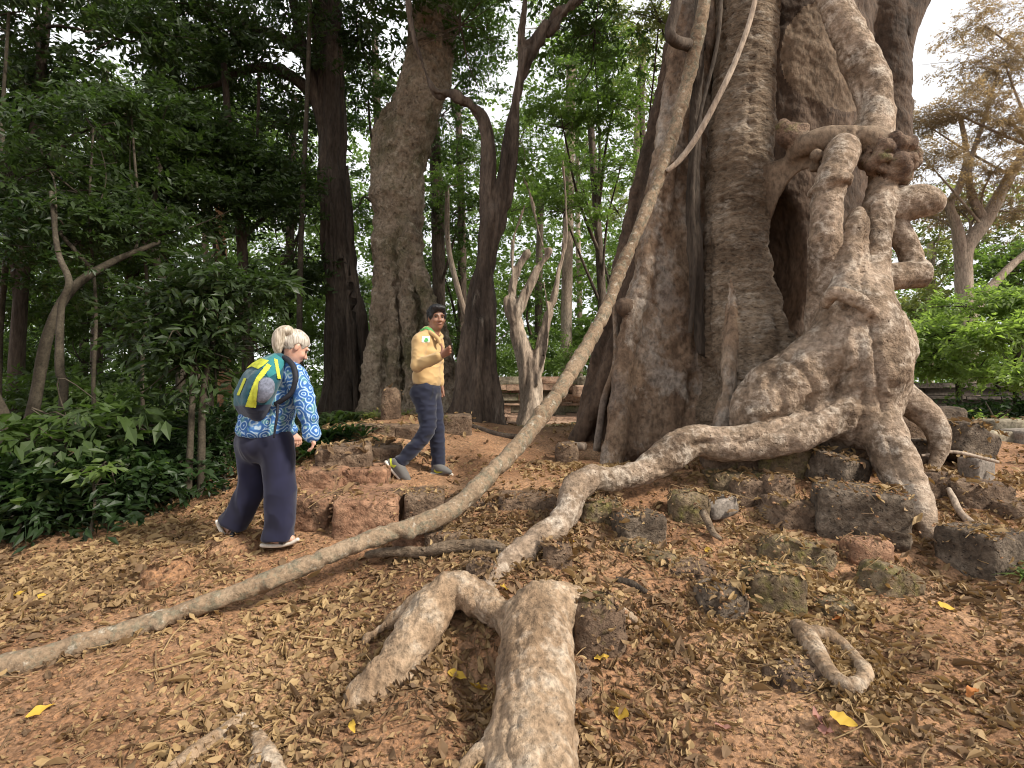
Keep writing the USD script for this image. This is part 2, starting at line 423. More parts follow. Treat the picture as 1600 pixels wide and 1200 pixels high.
M['brown_bark'] = stony('brown_bark', [(0.3, (0.032, 0.023, 0.017)), (0.5, (0.078, 0.057, 0.042)), (0.72, (0.15, 0.115, 0.087))], scale=3.0, zs=0.3, bump=0.8, fine=26, dist=0.04, spot=(0.27, 0.23, 0.18), spot_scale=2.2, spot_at=(0.6, 0.72))
M['pale_bark'] = stony('pale_bark', [(0.3, (0.17, 0.12, 0.09)), (0.5, (0.29, 0.225, 0.17)), (0.7, (0.40, 0.33, 0.26))], scale=3.0, zs=0.3, bump=0.6, fine=30, dist=0.02)
M['sapling'] = stony('sapling_bark', [(0.3, (0.022, 0.017, 0.011)), (0.5, (0.045, 0.036, 0.024)), (0.7, (0.08, 0.066, 0.047))], scale=5.0, bump=0.4, fine=50, dist=0.01)
M['rust_bark'] = stony('rust_bark', [(0.3, (0.22, 0.10, 0.05)), (0.5, (0.36, 0.19, 0.10)), (0.7, (0.5, 0.36, 0.25))], scale=3.0, bump=0.5, fine=30, dist=0.02)
M['laterite'] = stony('laterite_stone', [(0.3, (0.065, 0.042, 0.028)), (0.5, (0.14, 0.092, 0.06)), (0.72, (0.24, 0.17, 0.115))], scale=5.0, bump=1.0, fine=30, pits=1.3, pit_scale=24, dist=0.035, spot=(0.14, 0.12, 0.035), spot_scale=3.0, spot_at=(0.6, 0.7))
M['laterite_grey'] = stony('grey_laterite_stone', [(0.3, (0.042, 0.029, 0.02)), (0.5, (0.1, 0.074, 0.052)), (0.72, (0.23, 0.18, 0.135))], scale=6.0, bump=1.0, fine=26, pits=1.5, pit_scale=28, pit_dark=0.38, dist=0.04)
M['laterite_red'] = stony('red_laterite_stone', [(0.3, (0.12, 0.062, 0.037)), (0.5, (0.24, 0.13, 0.078)), (0.72, (0.36, 0.215, 0.13))], scale=4.0, bump=0.9, fine=26, pits=0.8, pit_scale=20, dist=0.03, spot=(0.08, 0.055, 0.035), spot_scale=2.4, spot_at=(0.52, 0.64))
M['mossy'] = stony('mossy_stone', [(0.3, (0.07, 0.05, 0.03)), (0.5, (0.14, 0.10, 0.06)), (0.72, (0.22, 0.17, 0.11))], scale=5.0, bump=1.0, fine=30, pits=0.9, pit_scale=24, dist=0.03, spot=(0.15, 0.135, 0.035), spot_scale=9, spot_at=(0.47, 0.66))
M['sandstone'] = stony('sandstone', [(0.3, (0.19, 0.12, 0.085)), (0.5, (0.33, 0.215, 0.15)), (0.7, (0.43, 0.30, 0.21))], scale=2.5, bump=0.5, fine=18, dist=0.03, spot=(0.13, 0.11, 0.06), spot_scale=1.4, spot_at=(0.55, 0.68))
M['sandstone_green'] = stony('lichened_sandstone', [(0.3, (0.10, 0.085, 0.06)), (0.5, (0.19, 0.16, 0.115)), (0.7, (0.32, 0.28, 0.2))], scale=2.5, bump=0.6, fine=18, dist=0.03, spot=(0.15, 0.16, 0.08), spot_scale=1.8, spot_at=(0.52, 0.64))
M['dark_stone'] = stony('dark_wall_stone', [(0.3, (0.035, 0.027, 0.022)), (0.5, (0.07, 0.055, 0.045)), (0.7, (0.12, 0.095, 0.08))], scale=2.5, bump=0.6, fine=18, dist=0.03)
M['pale_stone'] = stony('pale_grey_stone', [(0.3, (0.13, 0.11, 0.09)), (0.6, (0.23, 0.195, 0.165))], scale=6, bump=0.4, fine=50, dist=0.01)

# ------------------------------------------------------------------ ground
CTRL = [  # (x, y in the photograph, metres away) of points on the ground
    (0, 1200, 2.15), (400, 1200, 2.15), (800, 1200, 2.15), (1200, 1200, 2.12), (1600, 1200, 2.0), (-500, 1200, 2.2), (2100, 1200, 1.95),
    (0, 1060, 2.75), (300, 990, 3.0), (600, 1000, 3.0), (800, 900, 3.3), (450, 852, 4.05), (200, 880, 3.95), (0, 870, 4.3), (640, 858, 4.0), (420, 905, 3.7),
    (520, 855, 4.05), (560, 792, 4.6), (600, 748, 5.15), (690, 742, 5.3), (500, 705, 5.6), (550, 668, 6.6), (640, 680, 6.5), (650, 648, 8.2), (720, 652, 8.0), (760, 665, 8.8), (830, 662, 12.5), (900, 690, 7.0), (1000, 722, 6.2), (870, 722, 6.0),
    (760, 785, 4.5), (700, 845, 3.9), (850, 835, 4.0), (930, 795, 4.4), (1000, 765, 4.8), (1100, 745, 5.0), (1250, 748, 4.9), (1100, 695, 6.3), (1100, 815, 4.4), (1300, 865, 3.95), (1300, 1000, 2.95), (1200, 905, 3.55), (1000, 900, 3.5), (1000, 1020, 2.85),
    (1560, 905, 3.7), (1440, 815, 4.35), (1600, 770, 5.0), (1560, 700, 6.5), (1650, 690, 8.0), (1500, 655, 12.5), (1600, 900, 3.6), (1600, 1000, 2.9), (1900, 800, 4.8), (1250, 660, 7.5), (1300, 650, 9.0),
    (300, 800, 5.0), (200, 832, 4.7), (-100, 835, 5.0), (300, 720, 8.0), (0, 725, 8.0), (420, 700, 8.0), (450, 770, 5.2), (-500, 800, 6.0), (400, 660, 14.0), (0, 665, 14.0), (900, 655, 14.0), (2000, 700, 8.0), (2000, 650, 14.0), (450, 650, 18.0), (900, 645, 18.0), (1500, 645, 18.0)]
_c = np.array([P(*c) for c in CTRL])
_c = np.vstack([_c, [[0, 0, -0.05], [-3, 0, -0.05], [3, 0, 0.05], [0, -3, -0.1], [-5, -3, -0.1], [5, -3, 0.0]], [[x, y, 0.5] for x, y in ((-16, 24), (0, 26), (16, 24), (-18, 8), (20, 8))]])
_rbf = RBFInterpolator(_c[:, :2], _c[:, 2], kernel='thin_plate_spline', smoothing=0.004)
def _axis(lo, a, b, hi, h, g=1.16):
    mid = list(np.arange(a, b, h)); s, x, up = h, b, []
    while x < hi:
        up.append(x); s *= g; x += s
    up.append(hi); s, x, dn = h, a, []
    while True:
        s *= g; x -= s
        if x < lo:
            break
        dn.append(x)
    return np.array([lo] + dn[::-1] + mid + up)
GX, GY = _axis(-220, -3.4, 4.4, 220, 0.024), _axis(-60, 1.4, 6.6, 320, 0.024)
def _ground():
    cx, cy = np.arange(-24, 25, 0.25), np.arange(-8, 30, 0.25)
    g = np.stack(np.meshgrid(cx, cy, indexing='ij'), -1)
    z = _rbf(g.reshape(-1, 2)).reshape(g.shape[:2])
    base = RegularGridInterpolator((cx, cy), z, method='linear', bounds_error=False, fill_value=None)
    X, Y = np.meshgrid(GX, GY, indexing='ij')
    Z = base(np.stack([np.clip(X, -23.9, 24.7), np.clip(Y, -7.9, 29.7)], -1))
    far = np.clip((np.hypot(X, Y - 8) - 16) / 8, 0, 1)
    Z = Z * (1 - far) + 0.5 * far
    near = np.clip(1.4 - np.hypot(X, Y - 4) / 9, 0, 1)
    p3 = np.stack([X, Y, 0 * X], -1)
    lump = (meshkit.fbm(p3 * 2.2, 4, 3) - 0.5) * 0.13 + (meshkit.fbm(p3 * 9, 3, 11) - 0.5) * 0.045
    rocky = np.clip((X - 0.3) / 0.8, 0.35, 1)
    Z = Z + lump * near * rocky
    for (x0, y0, sx, sy, dz) in ((-0.21, 2.72, 0.13, 0.2, -0.13), (-0.10, 2.62, 0.10, 0.25, -0.06), (1.35, 5.0, 0.5, 0.25, 0.06)):
        Z = Z + dz * np.exp(-((X - x0) / sx) ** 2 - ((Y - y0) / sy) ** 2)
    return X, Y, Z
_X, _Y, _Z = _ground()
H = RegularGridInterpolator((GX, GY), _Z, bounds_error=False, fill_value=0.5)
def hz(x, y):
    return float(H([[x, y]])[0])
def drop(px, py, d):
    """The point of the ground on the way to this place of the photograph, near d metres."""
    ds = np.linspace(max(1.6, d * 0.75), d * 1.35, 160)
    pts = np.array([P(px, py, t) for t in ds]); gap = pts[:, 2] - H(pts[:, :2])
    i = np.nonzero(gap <= 0)[0]
    p = pts[i[0]] if len(i) else P(px, py, d)
    return np.array([p[0], p[1], hz(p[0], p[1])])
def base_at(px, d):
    x = (px - 800) / FPX * d
    return np.array([x, d, hz(x, d)])

def _litter_weight(x, y):
    """How thick the dead leaves lie (0 to 1): thin on the worn path, patchy elsewhere."""
    p = np.stack([x, y, 0 * x], -1)
    n = meshkit.fbm(p * 1.7, 3, 21)
    px = 800 + x / y * FPX
    path = np.exp(-((x - np.interp(y, [2, 2.8, 3.4, 4.2, 5, 6, 8], [-2.6, -2.35, -1.75, -1.15, -0.75, -0.3, 0.3])) / np.interp(y, [2, 3.6, 4.5, 8], [0.5, 0.5, 0.8, 0.9])) ** 2)
    bare = np.exp(-(((x + 0.42) / 0.28) ** 2 + ((y - 2.3) / 0.22) ** 2))
    bare = np.maximum(bare, np.exp(-((x + 2.0) / 0.75) ** 2 - ((y - 2.9) / 0.32) ** 2)); bare = np.maximum(bare, 0.7 * np.exp(-((x + 1.75) / 0.4) ** 2 - ((y - 2.3) / 0.2) ** 2))
    mound = np.exp(-(((x - 1.1) / 0.5) ** 2 + ((y - 4.7) / 0.4) ** 2))
    return np.clip(0.22 + 2.6 * (n - 0.33), 0.06, 1) * (1 - 0.92 * path) * (1 - 0.85 * bare) * (1 - 0.6 * mound)

M['soil'] = mat('red_soil', {
    'g': ('geometry', {}),
    'n1': ('noise_texture', {'scale': 1.3, 'detail': 9.0, 'roughness': 0.62}),
    'r1': ('rgb_ramp', {'ramp': [(0.34, (0.15, 0.083, 0.048)), (0.48, (0.25, 0.14, 0.08)), (0.6, (0.33, 0.2, 0.12)), (0.74, (0.38, 0.255, 0.165))]}),
    'n2': ('noise_texture', {'scale': 38.0, 'detail': 7.0, 'roughness': 0.7}),
    'd2': ('map_range', {'from_min': 0.3, 'from_max': 0.65, 'to_min': 0.45, 'to_max': 1.2, 'clamp': True}),
    'mu': ('mix', {'mix_type': 'multiply', 'fac': 1.0}),
    'v': ('voronoi_texture', {'scale': 75.0}),
    'vr': ('rgb_ramp', {'ramp': [(0.0, (0.55, 0.5, 0.42)), (0.5, (1.0, 1.0, 1.0)), (1.0, (1.35, 1.25, 1.05))]}),
    'vx': ('separate_color', {}), 'mv': ('mix', {'mix_type': 'multiply', 'fac': 0.8}),
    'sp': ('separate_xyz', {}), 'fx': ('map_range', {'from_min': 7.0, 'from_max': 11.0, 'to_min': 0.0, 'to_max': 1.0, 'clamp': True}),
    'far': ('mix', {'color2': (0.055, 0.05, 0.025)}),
    'b': ('bump', {'strength': 0.9, 'distance': 0.02}),
    'p': ('principled_bsdf', {'roughness': 0.95, 'specular_ior_level': 0.15})},
    [('g.position', 'n1.vector'), ('g.position', 'n2.vector'), ('g.position', 'v.vector'), ('n1.fac', 'r1.fac'), ('n2.fac', 'd2.value'), ('r1.color', 'mu.color1'), ('d2.result', 'mu.color2'),
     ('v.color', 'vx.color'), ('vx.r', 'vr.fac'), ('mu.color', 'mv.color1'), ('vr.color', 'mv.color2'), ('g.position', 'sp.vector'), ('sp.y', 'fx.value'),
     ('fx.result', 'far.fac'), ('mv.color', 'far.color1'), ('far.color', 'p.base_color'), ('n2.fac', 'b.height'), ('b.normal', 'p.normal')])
def _grid_faces(nx, ny):
    i = np.arange(nx - 1)[:, None] * ny + np.arange(ny - 1)[None, :]
    q = np.stack([i, i + ny, i + ny + 1, i + 1], -1).reshape(-1, 4)
    return np.vstack([q[:, [0, 1, 2]], q[:, [0, 2, 3]]])
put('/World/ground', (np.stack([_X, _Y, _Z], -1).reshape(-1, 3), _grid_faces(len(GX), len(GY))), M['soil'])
tag(stage.GetPrimAtPath('/World/ground'), 'red-brown earth slope with a worn path', None, None, 'structure')
# ------------------------------------------------------------------ the great strangled tree
def px_of(V):
    return 800 + V[:, 0] / V[:, 1] * FPX, 600 - (V[:, 2] - EYE) / V[:, 1] * FPX
def relief(V, N, amp, freq, seed=0, zs=1.0, octaves=4):
    q = V * np.array([freq, freq, freq * zs])
    return V + N * ((meshkit.fbm(q, octaves, seed) - 0.5) * 2 * amp)[:, None]

def big_tree():
    f = Field()
    S = lambda rows: [W(*r) for r in rows]
    # body behind everything
    f.chain(S([(1215, 690, 7.6, 150), (1215, 500, 7.6, 135), (1215, 200, 7.6, 125), (1230, -100, 7.7, 120), (1238, -340, 7.8, 108)]), 'trunk', 0.15, 5)
    # front column with its flared foot
    f.chain(S([(1190, 660, 6.2, 95), (1180, 560, 6.2, 80), (1160, 470, 6.25, 58), (1150, 380, 6.3, 47), (1155, 250, 6.35, 48), (1165, 100, 6.4, 46), (1172, -60, 6.5, 44), (1188, -300, 6.8, 46)]), 'column', 0.08, 5)
    f.tri(P(1225, 480, 6.15), P(1260, 570, 6.0), P(1170, 620, 6.2), 0.16, 'column', 0.15)
    # plank buttress in front and the darker one to its left
    top = W(1092, -120, 6.9, 1)
    f.tri(top, W(966, 700, 6.35, 1), W(1100, 700, 6.5, 1), 0.13, 'buttress', 0.1)
    f.chain(S([(1122, -200, 7.0, 26), (1100, 40, 6.75, 20), (1045, 260, 6.55, 17), (1003, 440, 6.4, 17), (976, 560, 6.3, 16), (962, 690, 6.2, 17), (955, 730, 6.15, 17)]), 'buttress', 0.07, 4)
    f.tri(W(1110, -150, 7.2, 1), W(905, 700, 7.3, 1), W(1010, 720, 7.2, 1), 0.13, 'buttress#2', 0.1)
    f.chain(S([(1068, 120, 7.1, 16), (1020, 300, 7.1, 16), (985, 470, 7.1, 16), (945, 600, 7.1, 15), (905, 680, 7.15, 14), (892, 715, 7.15, 14)]), 'buttress#2', 0.06, 4)
    f.chain(S([(1075, 40, 6.8, 26), (1068, 200, 6.8, 24), (1062, 330, 6.75, 22), (1075, 480, 6.7, 20)]), 'buttress', 0.1, 4)
    # knotted dark stem in the furrow
    f.chain(S([(1098, -60, 6.35, 9), (1090, 120, 6.3, 9), (1083, 300, 6.25, 10), (1087, 400, 6.2, 12), (1092, 500, 6.2, 9), (1100, 585, 6.15, 8)]), 'furrow_stem', 0.02, 4)
    f.ball(P(976, 480, 6.3), 0.105, 'knob', 0.04)
    # back wall of the upper recess, right border
    f.ball(P(1275, 120, 6.75), (0.55, 0.28, 1.05), 'recess_wall', 0.1)
    f.chain(S([(1268, -230, 6.5, 30), (1282, -90, 6.2, 30), (1300, 10, 6.0, 28), (1330, 70, 5.85, 27), (1356, 120, 5.75, 27), (1369, 170, 5.65, 25), (1362, 215, 5.6, 30)]), 'strangler_limb', 0.05, 5)
    f.ball(P(1272, 105, 6.2), (0.38, 0.26, 0.78), 'c', 0.12, 's')
    # ledge from the column across to the burl, with the bark skirt under it
    f.chain(S([(1246, 238, 5.82, 15), (1265, 225, 5.68, 18), (1300, 217, 5.55, 19), (1350, 218, 5.45, 19), (1395, 232, 5.4, 18)]), 'ledge', 0.05, 5)
    f.tri(P(1190, 275, 6.12), P(1285, 236, 5.76), P(1195, 350, 6.2), 0.09, 'bark_web', 0.08); f.tri(P(1285, 236, 5.76), P(1284, 285, 5.78), P(1195, 345, 6.2), 0.09, 'bark_web', 0.08)
    f.ball(P(1237, 212, 5.8), (0.16, 0.13, 0.13), 'stump_knob', 0.05)
    f.ball(P(1222, 196, 5.75), 0.06, 'stump_knob', 0.04); f.ball(P(1256, 200, 5.75), 0.06, 'stump_knob', 0.04)
    r = np.random.default_rng(5)
    f.ball(P(1388, 250, 5.42), (0.19, 0.17, 0.19), 'burl', 0.04)
    for _ in range(40):
        d = r.normal(size=3); d /= np.linalg.norm(d); d[1] = -abs(d[1]) * 0.9 if r.random() < 0.75 else d[1]
        f.ball(P(1390, 250, 5.40) + d * np.array([0.22, 0.18, 0.22]), r.uniform(0.04, 0.08), 'burl', 0.008)
    for _ in range(14):
        f.ball(P(r.uniform(1270, 1360), r.uniform(238, 262), 5.45) + [0, r.uniform(-0.06, 0.1), 0], r.uniform(0.04, 0.07), 'ledge', 0.03)
    # hanging pipe with a collar, the fused legs beside it
    f.chain(S([(1318, 235, 5.4, 24), (1307, 262, 5.3, 23), (1297, 290, 5.24, 22), (1291, 340, 5.2, 22), (1289, 400, 5.22, 23), (1287, 460, 5.35, 24), (1284, 530, 5.5, 24)]), 'hanging_root', 0.012, 5)
    for k in range(20):
        a = k / 20 * 6.283
        f.ball(P(1297 + 24 * math.cos(a), 291 - 5 * math.cos(a) + 4 * math.sin(a), 5.24) + np.array([0, 0.145 * math.sin(a), 0]), 0.043, 'hanging_root', 0.008)
    f.chain(S([(1268, 330, 5.75, 16), (1262, 380, 5.75, 22), (1268, 440, 5.8, 24), (1270, 520, 5.8, 26)]), 'hanging_root#2', 0.04, 4)
    f.chain(S([(1384, 262, 5.5, 20), (1376, 310, 5.38, 20), (1368, 370, 5.3, 23), (1359, 430, 5.18, 27), (1348, 480, 5.0, 42)]), 'strangler_leg', 0.02, 5)
    f.chain(S([(1341, 332, 5.2, 8), (1338, 354, 5.18, 17), (1333, 405, 5.1, 21), (1327, 445, 5.04, 27), (1332, 480, 5.0, 38)]), 'strangler_leg#2', 0.018, 5)
    # rope-like rolled scar
    f.chain(S([(1290, 474, 4.84, 8), (1302, 458, 4.74, 10), (1322, 461, 4.68, 10), (1343, 471, 4.65, 10), (1360, 488, 4.66, 9), (1369, 506, 4.72, 8)]), 'bark_roll', 0.02, 5)
    f.ball(P(1362, 505, 4.74), (0.05, 0.05, 0.075), 'c', 0.03, 's')
    f.chain(S([(1380, 470, 4.95, 14), (1392, 500, 4.9, 20), (1402, 540, 4.9, 25), (1396, 580, 4.9, 24), (1385, 610, 4.95, 24)]), 'strangler_leg', 0.06, 5)
    # the swollen foot
    f.chain(S([(1340, 470, 5.0, 42), (1340, 520, 4.98, 62), (1345, 570, 4.95, 68), (1345, 620, 4.95, 54), (1350, 655, 4.9, 44)]), 'foot', 0.06, 5)
    f.chain(S([(1310, 540, 5.0, 45), (1265, 580, 5.0, 46), (1215, 610, 5.0, 46), (1185, 640, 5.02, 42), (1178, 665, 5.0, 34)]), 'foot', 0.05, 5)
    f.chain(S([(1300, 600, 5.0, 50), (1240, 640, 5.05, 44), (1210, 670, 5.1, 38)]), 'foot', 0.05, 5)
    # roots that run off over the blocks
    f.chain(S([(1345, 630, 4.85, 36), (1295, 652, 4.78, 30), (1245, 676, 4.74, 27), (1185, 690, 4.74, 27), (1125, 694, 4.74, 25), (1080, 690, 4.74, 23), (1045, 712, 4.68, 25), (1000, 738, 4.55, 20), (955, 748, 4.42, 18), (918, 748, 4.3, 19), (894, 775, 4.12, 20), (882, 806, 3.92, 19), (850, 835, 3.75, 19), (812, 862, 3.56, 18), (786, 888, 3.4, 15), (766, 915, 3.26, 10)]), 'root', 0.02, 6)
    f.chain(S([(850, 838, 3.68, 11), (838, 858, 3.58, 9), (828, 880, 3.5, 6)]), 'root', 0.02, 4)
    f.chain(S([(1352, 630, 4.86, 36), (1380, 680, 4.72, 31), (1402, 725, 4.56, 30), (1420, 765, 4.42, 28), (1438, 800, 4.28, 22), (1452, 835, 4.15, 15)]), 'root#2', 0.03, 6)
    f.chain(S([(1382, 600, 5.15, 26), (1412, 622, 5.15, 24), (1446, 648, 5.1, 20), (1464, 674, 5.05, 17), (1467, 705, 5.0, 13), (1458, 735, 4.95, 8)]), 'root#3', 0.04, 5)
    f.chain(S([(1145, 430, 5.98, 4), (1146, 500, 5.88, 10), (1140, 560, 5.8, 12), (1134, 620, 5.75, 13), (1127, 680, 5.7, 15), (1122, 720, 5.65, 16)]), 'root#4', 0.02, 5)
    f.chain(S([(1280, 650, 5.0, 30), (1340, 660, 4.9, 34), (1368, 640, 4.95, 34)]), 'foot', 0.1, 4)
    # loops that stick out to the right
    f.chain(S([(1375, 318, 5.45, 24), (1400, 322, 5.4, 26), (1430, 316, 5.35, 27), (1450, 316, 5.32, 22), (1459, 319, 5.3, 15)]), 'loop_root', 0.03, 5)
    f.chain(S([(1388, 345, 5.45, 20), (1408, 368, 5.4, 18), (1421, 395, 5.38, 17), (1428, 425, 5.36, 17)]), 'loop_root#2', 0.03, 5)
    f.chain(S([(1360, 432, 5.35, 22), (1395, 432, 5.33, 22), (1445, 428, 5.32, 21)]), 'loop_root#3', 0.012, 5)
    f.box(P(1475, 428, 5.32), (0.18, 0.3, 0.2), None, 0.005, 'c', 0.012, 's')
    # trunk that rises behind to the right, with its fork
    f.chain(S([(1380, 360, 6.9, 30), (1392, 200, 7.1, 27), (1385, 90, 7.2, 33), (1378, -30, 7.3, 36), (1380, -300, 7.4, 35)]), 'rear_trunk', 0.06, 4)
    f.chain(S([(1388, 90, 7.2, 30), (1412, 30, 7.2, 25), (1440, -30, 7.25, 22), (1500, -170, 7.4, 19), (1535, -270, 7.5, 15)]), 'rear_limb', 0.05, 4)
    f.chain(S([(1403, 95, 7.05, 8), (1408, 150, 7.05, 9), (1403, 205, 7.05, 8), (1392, 300, 6.9, 8)]), 'rear_trunk', 0.02, 4)
    # cavity between the column and the strangler
    f.ball(P(1233, 400, 6.25), (0.30, 0.85, 0.95), 'c', 0.05, 's'); f.ball(P(1238, 490, 6.0), (0.19, 0.6, 0.36), 'c', 0.05, 's')
    f.ball(P(1248, 250, 6.1), (0.12, 0.2, 0.06), 'c', 0.05, 's')
    # dark pocket at the foot of the column
    f.ball(P(1098, 598, 6.1), (0.18, 0.4, 0.3), 'c', 0.05, 's')
    for dd, rr in ((0.0, 7), (0.25, 9), (0.5, 9)):
        f.chain(S([(1112, -100, 6.35 + dd, rr), (1107, 150, 6.28 + dd, rr), (1104, 300, 6.22 + dd, rr + 1), (1106, 420, 6.2 + dd, rr + 1), (1106, 560, 6.1 + dd, rr + 1)]), 'c', 0.025, 4, 's')
    h = 0.021
    V, F, lab, names = f.mesh(h)
    N = vnormals(V, F)
    nm = np.array(names)[lab]
    amp = np.full(len(V), 0.020)
    amp[nm == 'column'] = 0.03
    amp[np.isin(nm, ['root', 'root#2', 'foot'])] = 0.030
    amp[np.isin(nm, ['trunk', 'buttress', 'buttress#2', 'rear_trunk', 'recess_wall'])] = 0.035
    q = V * np.array([5.0, 5.0, 5.0])
    d1 = meshkit.fbm(q, 3, 1) - 0.5
    d2 = np.abs(meshkit.fbm(V * np.array([16, 16, 10.0]), 2, 5) - 0.5)
    wr = np.abs(meshkit.noise(V * np.array([7, 7, 26.0]), 9) - 0.5)          # wrinkles across the column
    d = 2 * amp * d1 + amp * 0.9 * (0.2 - d2)
    d += np.where(nm == 'column', 0.05 * (0.25 - wr), 0) + np.where(np.isin(nm, ['hanging_root', 'strangler_leg', 'root', 'root#2', 'foot']), 0.02 * (0.25 - wr), 0)
    fl = np.abs(meshkit.noise(V * np.array([6, 6, 0.5]), 19) - 0.5)            # long furrows
    d += np.where(np.isin(nm, ['buttress', 'buttress#2', 'trunk', 'rear_trunk']), 0.09 * (0.12 - np.clip(0.25 - fl, 0, 0.25)), 0)
    # creases and ribs of the wood
    cx, cy = px_of(V)
    front = (N * (V - [0, 0, EYE])).sum(1) < 0
    def line(rows, wd, dep):
        c = catmull([(*q, 0, 0) for q in rows], 8)[:, :2]
        m = front & (cx > c[:, 0].min() - 4 * wd) & (cx < c[:, 0].max() + 4 * wd) & (cy > c[:, 1].min() - 4 * wd) & (cy < c[:, 1].max() + 4 * wd)
        ix = np.nonzero(m)[0]
        if len(ix):
            wob = 5 * (meshkit.noise(V[ix] * 6, 3) - 0.5)
            dist = np.min(np.hypot(cx[ix][:, None] + wob[:, None] - c[None, :, 0], cy[ix][:, None] + wob[:, None] - c[None, :, 1]), 1)
            d[ix] += 0.8 * dep * np.exp(-(dist / wd) ** 2)
    for rows, wd, dep in (([(1160, 694), (1200, 676), (1250, 652), (1300, 620), (1328, 580)], 5, -0.06), ([(1335, 700), (1347, 655), (1352, 600), (1346, 550)], 5, -0.05), ([(1378, 640), (1374, 590), (1368, 540), (1364, 500)], 5, -0.06), ([(1235, 560), (1268, 600), (1262, 640)], 6, -0.035),
                          ([(1300, 520), (1318, 560), (1310, 610)], 5, -0.03), ([(1170, 655), (1230, 632), (1290, 600)], 8, 0.03), ([(1325, 500), (1330, 560), (1325, 640)], 7, 0.03), ([(1390, 690), (1408, 740), (1425, 780)], 5, -0.03), ([(1210, 590), (1222, 630), (1200, 660)], 5, -0.03),
                          ([(1030, 395), (1060, 412), (1082, 440)], 2.5, -0.03), ([(998, 463), (1030, 478), (1062, 510)], 2.5, -0.035), ([(985, 530), (1010, 545), (1040, 560)], 2.5, -0.03), ([(1060, 545), (1080, 600), (1070, 660)], 6, -0.04), ([(1000, 560), (1010, 620), (1000, 690)], 6, -0.04), ([(1040, 300), (1030, 400), (1040, 520)], 5, -0.03),
                          ([(1130, 60), (1138, 200), (1128, 330), (1135, 450)], 4, -0.04), ([(1180, 20), (1172, 160), (1180, 300), (1176, 420)], 4, -0.035), ([(1150, 460), (1170, 540), (1160, 620)], 6, -0.04), ([(1210, 480), (1220, 540), (1200, 600)], 6, -0.04), ([(1325, 90), (1345, 150), (1340, 205)], 4, -0.04), ([(1300, 20), (1335, 80)], 4, -0.03),
                          ([(1150, 690), (1100, 692), (1050, 706)], 4, -0.03), ([(1000, 735), (930, 752), (895, 780)], 3, -0.03), ([(870, 815), (830, 850), (800, 885)], 3, -0.03), ([(1355, 330), (1352, 390), (1348, 440)], 4, -0.05), ([(1315, 480), (1340, 500), (1360, 520)], 4, -0.03)):
        line(rows, wd, dep)
    mid = np.abs(meshkit.fbm(V * np.array([9, 9, 6.0]), 2, 77) - 0.5)                 # knots and hollows
    d += np.where(np.isin(nm, ['root', 'root#2', 'foot', 'strangler_leg', 'strangler_leg#2', 'hanging_root', 'strangler_limb', 'buttress']), 0.05 * (0.12 - np.clip(mid, 0, 0.24)), 0)
    V = V + N * d[:, None]
    N = vnormals(V, F)
    t = Thing('strangled_tree', 'huge old tree with plank buttresses, burl and looping pale roots over stone blocks', 'tree', (2.6, 6.5, hz(2.6, 6.5)))
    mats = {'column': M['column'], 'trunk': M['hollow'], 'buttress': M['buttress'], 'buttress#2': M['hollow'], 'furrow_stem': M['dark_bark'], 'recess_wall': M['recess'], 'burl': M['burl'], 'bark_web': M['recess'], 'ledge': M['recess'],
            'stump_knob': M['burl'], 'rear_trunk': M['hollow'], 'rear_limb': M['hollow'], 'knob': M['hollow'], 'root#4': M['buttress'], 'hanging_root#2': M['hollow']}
    labels = {'buttress': 'wide pale plank buttress', 'buttress#2': 'dark narrow plank buttress', 'root': 'long pale root running to the front left', 'root#2': 'stout root running down over the big pitted block', 'root#3': 'bent root at the far right',
              'root#4': 'thin pole-like root in front of the column', 'loop_root#3': 'sawn horizontal stub', 'loop_root': 'blunt stub pointing right', 'loop_root#2': 'curved loop below the blunt stub', 'hanging_root': 'pipe-like root with a collar'}
    split_parts(t, V, F, lab, names, mats, M['root_pale'], labels, N)
    return t
BIG = big_tree()

# ------------------------------------------------------------------ the leaning pole of a root and the vines
def hugged(rows, sink=0.3, free=None):
    """Rows (px, py, d, rpx) whose depth is moved so that the tube lies on the ground there, except after index free."""
    out = []
    for i, (px, py, d, r) in enumerate(rows):
        if free is None or i < free:
            g = drop(px, py + r * (1 - sink), d)
            d = 0.5 * d + 0.5 * g[1] if abs(g[1] - d) < 0.5 else d
        out.append(W(px, py, d, r))
    return out
pole = Thing('leaning_liana', 'thick smooth liana rising from the left path up across the buttress', 'liana', P(0, 1060, 2.75))
_pr = [(-260, 1105, 2.55, 22), (-120, 1075, 2.65, 21), (0, 1045, 2.78, 20), (60, 1030, 2.84, 18.5), (100, 1018, 2.9, 19), (160, 998, 2.96, 17), (200, 986, 3.02, 17.5), (255, 966, 3.09, 15.8), (300, 952, 3.15, 16.2), (350, 934, 3.22, 14.8), (400, 916, 3.3, 15.6), (450, 895, 3.4, 14.2), (500, 874, 3.5, 15), (550, 854, 3.6, 13.8), (600, 836, 3.72, 14.8), (640, 825, 3.8, 13.8), (670, 815, 3.88, 15), (715, 790, 4.02, 14), (755, 752, 4.2, 15), (800, 706, 4.45, 13.2), (845, 652, 4.75, 13), (878, 604, 5.05, 12), (915, 545, 5.35, 11.6), (948, 480, 5.6, 10), (970, 420, 5.8, 10), (1001, 350, 5.95, 9.4), (1032, 270, 6.08, 9.4), (1062, 175, 6.15, 9.6), (1085, 80, 6.22, 10.4), (1105, -20, 6.3, 10), (1130, -180, 6.5, 10), (1160, -330, 6.7, 10)]
